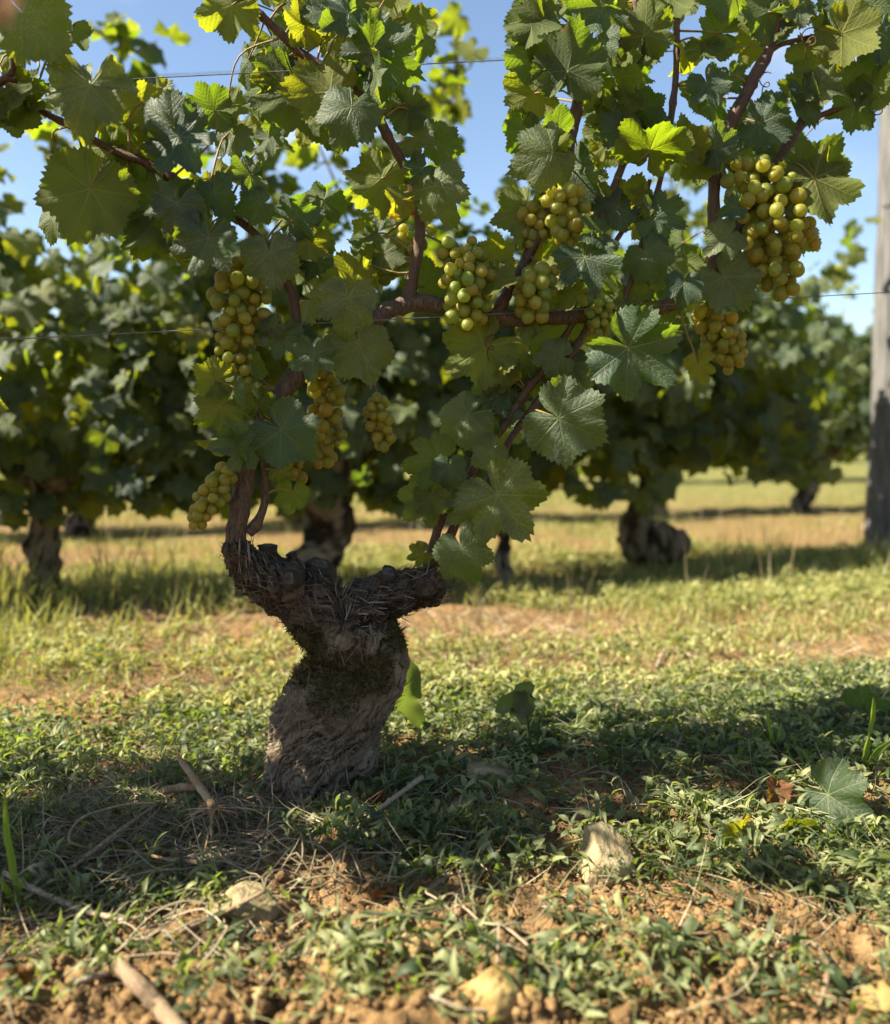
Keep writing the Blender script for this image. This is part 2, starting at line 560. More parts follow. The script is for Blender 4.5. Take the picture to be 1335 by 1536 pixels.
M['wire'] = plain('trellis_wire', (0.05, 0.045, 0.04), (0.16, 0.15, 0.14), 50, 0.45, 0, None, 0.5)
M['post'] = plain('weathered_post_wood', (0.050, 0.049, 0.048), (0.15, 0.147, 0.142), 26, 0.9, 0.004, (3, 3, 0.18))
M['stone'] = stone_material('pale_limestone', (0.21, 0.165, 0.085), (0.35, 0.29, 0.165), (0.16, 0.105, 0.05))
M['ochre'] = stone_material('ochre_stone', (0.22, 0.145, 0.050), (0.36, 0.265, 0.110), (0.17, 0.09, 0.035))
M['red_clod'] = stone_material('red_clod', (0.20, 0.09, 0.045), (0.28, 0.14, 0.07), (0.15, 0.08, 0.05))
M['dry_leaf'] = weed_material('dry_leaf', (0.13, 0.045, 0.018), (0.26, 0.11, 0.045), (0.20, 0.06, 0.015), (0.30, 0.10, 0.02), 0.25)

# ------------------------------------------------------------------ vine leaf shapes
def leaf_arrays(seed, nt=46, rings=(0.12, 0.3, 0.5, 0.7, 0.86, 1.0), fold=0.1, droop=0.15, wave=0.05, curl=0.0, deep=0.0, teeth=1.0):
    g = np.random.default_rng(seed)
    ka = np.array([0, 12, 26, 40, 52, 64, 79, 92, 104, 118, 134, 150, 163, 171, 176])
    kr = np.array([1.0, 0.92, 0.80, 0.85, 0.93, 0.84, 0.73, 0.77, 0.80, 0.74, 0.69, 0.66, 0.56, 0.40, 0.12])
    def side():
        r = kr * (1 + g.normal(0, 0.03, len(kr)))
        r[2] -= deep + g.uniform(-0.03, 0.08); r[6] -= deep * 0.8 + g.uniform(-0.03, 0.05)
        return r
    ra, rb = side(), side()
    ra[0] = rb[0] = 1.0
    ang = np.concatenate([-np.linspace(176, 0, nt)[:-1], np.linspace(0, 176, nt)])
    jit = g.normal(0, 0.7, len(ang)); jit[[0, nt - 1, -1]] = 0
    ang = ang + jit
    base = np.where(ang < 0, np.interp(-ang, ka, ra), np.interp(ang, ka, rb))
    kern = np.array([1, 2, 1]) / 4
    sm = np.convolve(np.pad(base, 1, mode='edge'), kern, 'valid')
    i = np.arange(len(ang))
    tooth = np.where((i - (nt - 1)) % 2 == 0, 1.0, -1.0) * g.uniform(0.5, 1.3, len(ang)) * 0.042 * teeth
    tooth *= np.clip((176 - np.abs(ang)) / 16, 0, 1)
    tooth[nt - 1] = 0.07 * teeth
    bord = base * (1 + tooth)
    V = [np.zeros((1, 2))]; E = [np.zeros(1)]
    th = np.radians(ang)
    for f in rings:
        rr = (bord if f == 1.0 else sm * f)
        if f == 1.0: rr = bord
        V.append(np.stack([rr * np.sin(th), rr * np.cos(th)], 1)); E.append(np.full(len(ang), f))
    P = np.concatenate(V); edge = np.concatenate(E)
    x, y = P[:, 0], P[:, 1]
    r = np.hypot(x, y); t = np.arctan2(x, y)
    ph = g.uniform(0, 6.28, 4)
    z = fold * np.abs(x) - droop * r ** 2 + wave * edge ** 2 * np.sin(4 * t + ph[0]) + wave * 0.7 * edge ** 3 * np.sin(9 * t + ph[1])
    fl = np.abs((np.degrees(t) + 26 + 520) % 52 - 26) / 26.0
    z += 0.035 * r * fl * (1 - fl * 0.4)                       # blade quilted up between the main veins
    z += 0.02 * edge ** 3 * g.normal(0, 1, len(x)) * 0.6
    Q = np.stack([x, y, z], 1)
    if curl:                                                    # blade rolled about its midrib
        s = x * curl
        Q[:, 0] = np.where(np.abs(curl) > 1e-6, np.sin(s) / curl, x)
        Q[:, 2] += (1 - np.cos(s)) / curl
    bend = g.uniform(-0.15, 0.55)                                # tip bends down along the midrib
    Q[:, 2] -= bend * np.maximum(y, 0) ** 2 * 0.5
    n = len(ang); F = []
    for k in range(n - 1):
        F.append((0, 1 + k + 1, 1 + k))
    for q in range(len(rings) - 1):
        a0 = 1 + q * n; b0 = a0 + n
        for k in range(n - 1):
            F.append((a0 + k, a0 + k + 1, b0 + k + 1)); F.append((a0 + k, b0 + k + 1, b0 + k))
    F = np.array(F)
    # make the upper face look along +Z
    nrm = np.cross(Q[F[:, 1]] - Q[F[:, 0]], Q[F[:, 2]] - Q[F[:, 0]])
    flip = nrm[:, 2] < 0
    if flip.mean() > 0.5: F = F[:, ::-1].copy()
    uv = P * 0.4 + 0.5
    return Q, F, uv, edge


def make_leaf_mesh(name, seed, **kw):
    q, f, uv, e = leaf_arrays(seed, **kw)
    me = mesh_arrays(name, q, f, True, {'edge': e, 'var': np.zeros(len(q))}, uv)
    me.materials.append(M['leaf'])
    return me


LEAVES = [make_leaf_mesh('vine_leaf_blade', 100 + i,
          fold=[0.12, 0.26, 0.05, 0.42, 0.16, 0.1, 0.34, -0.12][i % 8],
          droop=[0.10, 0.30, 0.42, 0.12, 0.26, 0.02, 0.38, -0.15][i % 8],
          wave=[0.08, 0.13, 0.07, 0.15, 0.10, 0.16, 0.09, 0.12][i % 8],
          deep=[0.0, 0.10, 0.04, 0.14, 0.02, 0.08, 0.0, 0.18][i % 8]) for i in range(16)]
CURLED = [make_leaf_mesh('curled_leaf_blade', 150 + i, fold=0.1, droop=0.3, wave=0.12, curl=[1.6, 2.2, -1.9, 2.6][i], deep=0.05) for i in range(4)]
LOW = [leaf_arrays(170 + i, nt=15, rings=(0.4, 0.75, 1.0), fold=[.1, .25, .05, .2, .15, .3][i], droop=[.2, .1, .3, .25, .15, .35][i], wave=0.1, teeth=1.6, deep=0.05) for i in range(6)]
LOW_ME = []
for q, f, uv, e in LOW:
    me = mesh_arrays('vine_leaf_blade', q, f, True, {'edge': e, 'var': np.zeros(len(q))}, uv)
    me.materials.append(M['leaf']); LOW_ME.append(me)


def warm_tint(w):
    d = w - 1.0
    return (1 + 0.75 * d, 1 + 0.42 * d, max(0.35, 1 - 0.6 * d))


def leaf_matrix(ang, side, pitch=0.0, roll=0.0):
    """ang: way the tip points in the picture, clockwise from up; side 'T' shows the upper face, 'U' the lower;
    pitch: tip swings towards the camera; roll: turn about the midrib"""
    a = R(ang); p = R(pitch)
    toward = Vector((0, -1, 0))
    t0 = Vector((math.sin(a), 0, math.cos(a)))
    t = t0 * math.cos(p) + toward * math.sin(p)
    n = (toward * math.cos(p) - t0 * math.sin(p)) * (1 if side == 'T' else -1)
    n = Matrix.Rotation(R(roll), 3, t) @ n
    x = t.cross(n)
    return Matrix((x, t, n)).transposed()


def place_leaf(vine, me, pos, m3, size, tint=(1, 1, 1), fresh=1.0, name='leaf'):
    o = bpy.data.objects.new(name, me)
    COL.objects.link(o)
    o.parent = vine
    mw = Matrix.Translation(pos) @ m3.to_4x4() @ Matrix.Scale(size, 4)
    o.matrix_parent_inverse = Matrix.Translation(-vine.location)
    o.matrix_basis = mw
    o.color = (tint[0], tint[1], tint[2], fresh)
    return o


# ------------------------------------------------------------------ the ground
def axis(lo, hi, step, far_lo, far_hi):
    a = [lo]
    s = step
    while a[-1] > far_lo:
        s *= 1.18; a.append(a[-1] - s)
    b = list(np.arange(lo + step, hi, step))
    c = [hi]; s = step
    while c[-1] < far_hi:
        s *= 1.16; c.append(c[-1] + s)
    return np.array(a[::-1] + b + c)


gx = axis(-0.82, 0.98, 0.0046, -160, 160)
gy = axis(0.70, 2.15, 0.0046, -60, 320)
GX, GY = np.meshgrid(gx, gy)
GZ = ground_z(GX.ravel(), GY.ravel())
ny, nx = GX.shape
ii, jj = np.meshgrid(np.arange(ny - 1), np.arange(nx - 1), indexing='ij')
q = np.stack([ii * nx + jj, ii * nx + jj + 1, (ii + 1) * nx + jj + 1, (ii + 1) * nx + jj], -1).reshape(-1, 4)
tag(link('ground', mesh_arrays('ground', np.stack([GX.ravel(), GY.ravel(), GZ], 1), q), M['soil']), kind='structure')

# ------------------------------------------------------------------ the old vine in front
V0 = rp(455, 1212); V0.z = float(ground_z(V0.x, V0.y)[0])
vine = empty('grapevine', V0)
tag(vine, 'gnarled old grapevine with twisted mossy trunk and ripe grapes in the foreground', 'grapevine', 'grapevines of the vineyard')


def remeshed(parts, voxel):
    v, f = join(parts)
    me = mesh_arrays('tmp', v, f)
    o = bpy.data.objects.new('tmp', me); COL.objects.link(o)
    md = o.modifiers.new('r', 'REMESH'); md.mode = 'VOXEL'; md.voxel_size = voxel
    ms = o.modifiers.new('s', 'SMOOTH'); ms.factor = 0.5; ms.iterations = 6
    dg = bpy.context.evaluated_depsgraph_get()
    ev = o.evaluated_get(dg)
    m2 = bpy.data.meshes.new_from_object(ev)
    bpy.data.objects.remove(o); bpy.data.meshes.remove(me)
    return m2


def ppts(L, off=0.0):
    P = [rp(a[0], a[1], off + (a[3] if len(a) > 3 else 0.0)) for a in L]
    rr = [a[2] * px_m(a[0], a[1]) for a in L]
    return [tuple(p) for p in P], rr


TRUNK = [(444, 1278, 50), (446, 1222, 54), (462, 1165, 67), (480, 1110, 77), (500, 1064, 77), (532, 1024, 74), (545, 994, 66), (532, 964, 66), (514, 940, 64), (508, 926, 54), (508, 915, 40)]
ARM_L = [(508, 930, 48), (464, 908, 43), (426, 884, 37), (392, 860, 31), (368, 840, 25), (357, 815, 17)]
ARM_R = [(516, 930, 48), (556, 906, 35), (594, 891, 29), (625, 878, 26), (646, 867, 23), (656, 862, 15)]
BASE2 = [(520, 1175, 26, 0.03), (528, 1125, 36, 0.02), (545, 1075, 30, 0.02)]
FOOT = [(428, 1240, 24, -0.02), (424, 1190, 26, -0.02), (432, 1140, 28, -0.02), (460, 1085, 26, -0.02)]
spines = []
parts = []
for L, sd in ((TRUNK, 40), (ARM_L, 28), (ARM_R, 28), (BASE2, 24), (FOOT, 24)):
    p, rr = ppts(L)
    rr = [r_ * 0.94 for r_ in rr]
    parts.append(tube_arrays(p, rr, sd, 0.008))
    spines.append(catmull(p, rr, 0.006)[0])
for (x, y, r_, o_) in ((600, 892, 26, -0.02), (640, 880, 24, -0.025), (425, 872, 30, -0.03), (478, 880, 26, -0.01), (395, 842, 18, 0.0), (560, 915, 26, -0.02), (455, 915, 26, -0.02), (590, 996, 22, -0.015), (466, 952, 26, -0.015), (430, 1180, 26, -0.02), (540, 1135, 28, -0.02)):
    c = rp(x, y, o_); s = r_ * px_m(x, y)
    parts.append(tube_arrays([c + Vector((-s * .6, 0, -s * .3)), c, c + Vector((s * .6, 0, s * .3))], [s * .55, s, s * .55], 16, 0.006))
tm = remeshed(parts, 0.0018)
n = len(tm.vertices)
co = np.empty(n * 3, np.float32); tm.vertices.foreach_get('co', co); co = co.reshape(-1, 3).astype(float)
nr = np.empty(n * 3, np.float32); tm.vertices.foreach_get('normal', nr); nr = nr.reshape(-1, 3).astype(float)
best = np.full(n, 9e9); ca = np.zeros(n); rel = np.zeros((n, 3)); tang = np.zeros((n, 3)); twist = np.zeros(n)
for si, S in enumerate(spines[:3]):
    d = ((co[:, None, :] - S[None]) ** 2).sum(2)
    k = d.argmin(1); dm = d[np.arange(n), k]
    s = np.concatenate([[0], np.cumsum(np.linalg.norm(np.diff(S, axis=0), axis=1))])
    T = np.gradient(S, axis=0); T /= np.linalg.norm(T, axis=1)[:, None]
    w = dm < best
    best[w] = dm[w]; ca[w] = s[k[w]] + si * 0.7; rel[w] = (co - S[k])[w]; tang[w] = T[k[w]]; twist[w] = -8.0 if si == 0 else -3.0
ref = np.tile([0.0, 1.0, 0.0], (n, 1))
e1 = ref - tang * (ref * tang).sum(1)[:, None]; e1 /= np.linalg.norm(e1, axis=1)[:, None] + 1e-9
e2 = np.cross(tang, e1)
phi = np.arctan2((rel * e2).sum(1), (rel * e1).sum(1)) + twist * ca + 0.55 * noise3(co * 14) + 0.28 * noise3(co * 33 + 4) + 0.12 * noise3(co * 75 + 8)
ca = ca + 0.03 * noise3(co * 20 + 60) + 0.012 * noise3(co * 52 + 70)
rad = np.linalg.norm(rel, axis=1)
RM = np.array(Matrix.Rotation(0.7, 3, Vector((0.4, 0.8, 0.3)).normalized()))
c2 = np.stack([np.cos(phi) * 5.5, np.sin(phi) * 5.5, ca * 8], 1) @ RM
c3 = np.stack([np.cos(phi) * 13, np.sin(phi) * 13, ca * 13], 1) @ RM
f1 = 1 - 2 * np.abs(noise3(c2)); f2 = 1 - 2 * np.abs(noise3(c3 + 5)); f3 = noise3(c3 * 2.3 + 11)
fib = 0.40 * f1 + 0.45 * f2 + 0.35 * f3
lump = fbm(co * 26, 3)
head = smooth(0.235, 0.275, co[:, 2]) if True else 0
rough = noise3(co * 95) * head
c4 = np.stack([np.cos(phi) * 32, np.sin(phi) * 32, ca * 22], 1) @ RM
fine = 1 - 2 * np.abs(noise3(c4))
c5 = np.stack([np.cos(phi) * 8, np.sin(phi) * 8, ca * 24], 1) @ RM
plate = np.clip(noise3(c5 + 41) * 5, -1, 1) * smooth(-0.1, 0.25, noise3(co * 16 + 8))
mz = np.interp(co[:, 2], [at(500, 1075, 1.3).z, at(500, 1030, 1.3).z, at(500, 955, 1.3).z, at(500, 915, 1.3).z], [0, 1, 1, 0])
mossy = mz * smooth(-0.5, 0.25, noise3(co * 20 + 3)) * smooth(-0.04, 0.02, co[:, 0] - V0.x + 0.03)
co2 = co + nr * (0.0056 * fib * (1 - 0.6 * mossy) + 0.0050 * lump + 0.0062 * rough + 0.0016 * fine + 0.0045 * plate + 0.003 * mossy)[:, None]
tm.vertices.foreach_set('co', (co2 - np.array(V0)).astype(np.float32).ravel())
for an, arr in (('fibre', np.clip(0.5 + 0.75 * fib, 0, 1) * (1 - 0.55 * head)), ('mossy', mossy)):
    a = tm.attributes.new(an, 'FLOAT', 'POINT'); a.data.foreach_set('value', arr.astype(np.float32))
tm.polygons.foreach_set('use_smooth', np.ones(len(tm.polygons), bool))
tm.update()
link('trunk', tm, M['bark'], vine, V0)

# moss tufts
idx = np.where(mossy > 0.35)[0]
idx = RNG.choice(idx, min(9000, len(idx)), replace=False)
tv = np.array([[-0.10, 0, 0], [0.10, 0, 0], [-0.08, 0.5, 0.05], [0.08, 0.5, 0.05], [0, 1, 0.25]])
tf = np.array([[0, 1, 3], [0, 3, 2], [2, 3, 4]])
dirs = nr[idx] * 0.8 + RNG.normal(0, 0.7, (len(idx), 3))
v, f = scatter(tv, tf, rot_from(dirs, RNG.normal(0, 1, (len(idx), 3))), co2[idx] - np.array(V0), RNG.uniform(0.003, 0.010, len(idx)))
tag(link('moss', mesh_arrays('moss', v, f, False, {'var': np.repeat(RNG.random(len(idx)), 5)}), M['moss'], vine, V0), kind='stuff')

# loose bark fibres hanging from the trunk and arms
idx = RNG.choice(np.where(mossy < 0.3)[0], 5200, replace=True)
tv = np.array([[-0.022, 0, 0.0], [0.022, 0, 0.0], [-0.02, 0.4, 0.03], [0.02, 0.4, 0.03], [-0.012, 0.75, 0.05], [0.012, 0.75, 0.05], [0.0, 1, 0.12]])
tf = np.array([[0, 1, 3], [0, 3, 2], [2, 3, 5], [2, 5, 4], [4, 5, 6]])
fd = tang[idx] * RNG.choice([-1, 1], len(idx))[:, None] * 1.0 + 0.7 * np.cross(nr[idx], tang[idx]) + RNG.normal(0, 0.25, (len(idx), 3))
v, f = scatter(tv, tf, rot_from(fd, nr[idx] + RNG.normal(0, 0.25, (len(idx), 3))), co2[idx] + nr[idx] * 0.0006 - np.array(V0), 0.008 + 0.026 * RNG.random(len(idx)) ** 2)
tag(link('bark_fibres', mesh_arrays('bark_fibres', v, f, False, {'fibre': np.repeat(RNG.uniform(0.1, 1, len(idx)), 7), 'mossy': np.zeros(len(idx) * 7)}), M['bark'], vine, V0), kind='stuff')

# loose bark strips
idx = RNG.choice(np.where((mossy < 0.2))[0], 1100, replace=False)
tv = np.array([[-0.045, 0, 0], [0.045, 0, 0.0], [-0.05, 0.5, 0.015], [0.055, 0.5, 0.01], [-0.02, 1, 0.06], [0.025, 1, 0.05]])
tf = np.array([[0, 1, 3], [0, 3, 2], [2, 3, 5], [2, 5, 4]])
fd = np.cross(nr[idx], rel[idx] / (rad[idx][:, None] + 1e-9)) * 0.1 + tang[idx] + 0.75 * np.cross(tang[idx], nr[idx]) + RNG.normal(0, 0.15, (len(idx), 3))
v, f = scatter(tv, tf, rot_from(fd, nr[idx]), co2[idx] + nr[idx] * 0.0008 - np.array(V0), 0.006 + 0.022 * RNG.random(len(idx)) ** 2.2)
tag(link('bark_strips', mesh_arrays('bark_strips', v, f, False, {'fibre': np.repeat(RNG.uniform(0.3, 1, len(idx)), 6), 'mossy': np.zeros(len(idx) * 6)}), M['bark'], vine, V0), kind='stuff')


def stub(px, py, r_px, dirv, length_px, off=0.0):
    k = px_m(px, py)
    c = rp(px, py, off); d = Vector(dirv).normalized()
    L, r = length_px * k, r_px * k
    p = [c - d * L, c - d * L * 0.4, c]
    v, f = tube_arrays(p, [r * 1.25, r * 1.05, r], 14, 0.004, 0.35, freq=160)
    o = link('pruning_stub', mesh_arrays('pruning_stub', v - np.array(V0), f, True, {'fibre': np.full(len(v), 0.3), 'mossy': np.zeros(len(v))}), M['bark'], vine, V0)
    v, f = tube_arrays([c - d * 0.0005, c + d * 0.0012, c + d * 0.0016], [r * 0.70, r * 0.66, r * 0.4], 14, 0.5, 0.3, freq=200)
    cut = bpy.data.objects.new('cut_face', mesh_arrays('cut_face', v - np.array(V0), f)); COL.objects.link(cut)
    cut.data.materials.append(M['cut']); cut.parent = o


stub(402, 818, 13, (0.05, -0.1, 1), 40)
stub(437, 829, 8, (-0.35, -0.1, 1), 38)
stub(480, 846, 19, (0.25, -0.35, 1), 30)
stub(433, 868, 13, (-0.1, -1, 0.25), 26, -0.062)
stub(582, 858, 15, (0.1, -0.6, 1), 26, -0.01)
stub(640, 882, 15, (0.15, -1, 0.1), 26, -0.05)

# canes and shoots
SAMPLES = []


def cane(name, L, m, sides=10, wob=0.16, knots=True):
    p, rr = ppts(L)
    c, r = catmull(p, rr, 0.006)
    s = np.concatenate([[0], np.cumsum(np.linalg.norm(np.diff(c, axis=0), axis=1))])
    if knots:
        kn = np.abs(((s / 0.075) + 0.3) % 1 - 0.5)
        r = r * (1 + 0.28 * np.exp(-(kn / 0.05) ** 2))
    v, f = tube_arrays(c, r, sides, 0.006, wob, spline=False)
    link(name, mesh_arrays(name, v - np.array(V0), f), m, vine, V0)
    SAMPLES.append(c)
    return c


cane('cane', [(360, 850, 19), (355, 815, 16), (357, 780, 14.5), (363, 740, 14), (372, 696, 13.5), (398, 628, 13.5), (432, 578, 15), (470, 538, 12.5), (510, 508, 12), (552, 485, 12), (590, 463, 13), (640, 455, 13), (700, 468, 11), (770, 478, 11), (850, 476, 11), (930, 470, 11.5), (1000, 458, 11), (1045, 440, 8), (1066, 415, 7)], M['cane'], 12, 0.22)
cane('spur', [(372, 800, 9), (385, 785, 8), (397, 755, 6), (397, 715, 5.5), (392, 690, 4)], M['cane'], 8)
SH = M['shoot']
cane('shoot', [(640, 858, 9), (652, 810, 7), (668, 765, 6.5), (705, 710, 6), (745, 655, 6), (790, 585, 6.5), (812, 560, 6), (850, 500, 5), (880, 455, 4)], SH)
cane('shoot', [(655, 850, 8), (690, 775, 7), (735, 720, 6.5), (765, 660, 6), (820, 585, 6), (852, 540, 6), (880, 490, 5), (900, 430, 4)], SH)
cane('shoot', [(612, 456, 10), (622, 400, 8.5), (630, 335, 8), (612, 262, 7), (585, 210, 7), (560, 165, 7.5), (535, 140, 7), (500, 112, 6.5), (455, 82, 7), (408, 38, 6), (362, -2, 6), (310, -50, 5)], SH)
cane('shoot', [(745, 470, 9), (772, 420, 8), (812, 345, 7.5), (838, 285, 8), (852, 235, 7.5), (862, 180, 8), (872, 110, 6), (880, 40, 5), (885, -60, 4)], SH)
cane('shoot', [(850, 470, 6), (880, 410, 5.5), (905, 315, 5.5), (925, 270, 6), (940, 230, 6), (946, 180, 5.5), (952, 120, 5.5), (952, 50, 5), (955, -50, 4)], SH)
cane('shoot', [(1062, 430, 10), (1072, 385, 9), (1071, 305, 9), (1074, 240, 9.5), (1096, 186, 9), (1130, 120, 9.5), (1155, 70, 8), (1172, 10, 7.5), (1185, -60, 6)], SH)
cane('shoot', [(1072, 410, 7), (1125, 310, 7), (1195, 196, 8), (1222, 148, 8), (1262, 94, 8), (1290, 50, 7), (1312, -40, 6)], SH)
cane('shoot', [(930, 468, 5), (962, 370, 5), (992, 262, 4.5), (1010, 150, 5), (1015, 70, 5), (1013, -50, 4)], SH)
cane('shoot', [(455, 545, 7), (445, 490, 8), (437, 440, 7), (400, 370, 6), (345, 320, 6.5), (290, 288, 7.5), (250, 264, 7.5), (208, 240, 7), (170, 226, 5.5), (110, 192, 5), (30, 150, 4)], SH)
cane('shoot', [(900, 400, 3.5), (935, 345, 3.5), (962, 310, 4), (975, 270, 3)], SH)
cane('shoot', [(1150, 80, 3.5), (1175, 66, 3.5), (1215, 56, 3.5), (1255, 50, 3)], SH)
cane('shoot', [(1205, 185, 3.5), (1245, 168, 4), (1290, 157, 4), (1325, 152, 3)], SH)
ALLP = np.concatenate(SAMPLES)


def petiole(leaf, junction, m3):
    j = np.array(junction)
    d = np.linalg.norm(ALLP - j, axis=1) + 0.5 * np.maximum(ALLP[:, 2] - j[2], 0) * 0
    q = ALLP[d.argmin()]
    back = -np.array(m3.col[1]) * 0.25 - np.array(m3.col[2]) * 0.15
    L = np.linalg.norm(q - j)
    mid = j + (q - j) * 0.45 + back * L * 0.8
    r = 0.0013
    v, f = tube_arrays([j, mid, q], [r * 0.9, r, r * 1.4], 6, 0.012)
    o = bpy.data.objects.new('petiole', mesh_arrays('petiole', v - j, f))
    COL.objects.link(o)
    o.data.materials.append(M['petiole'])
    o.parent = leaf
    o.matrix_parent_inverse = leaf.matrix_basis.inverted()
    o.matrix_basis = Matrix.Translation(junction)


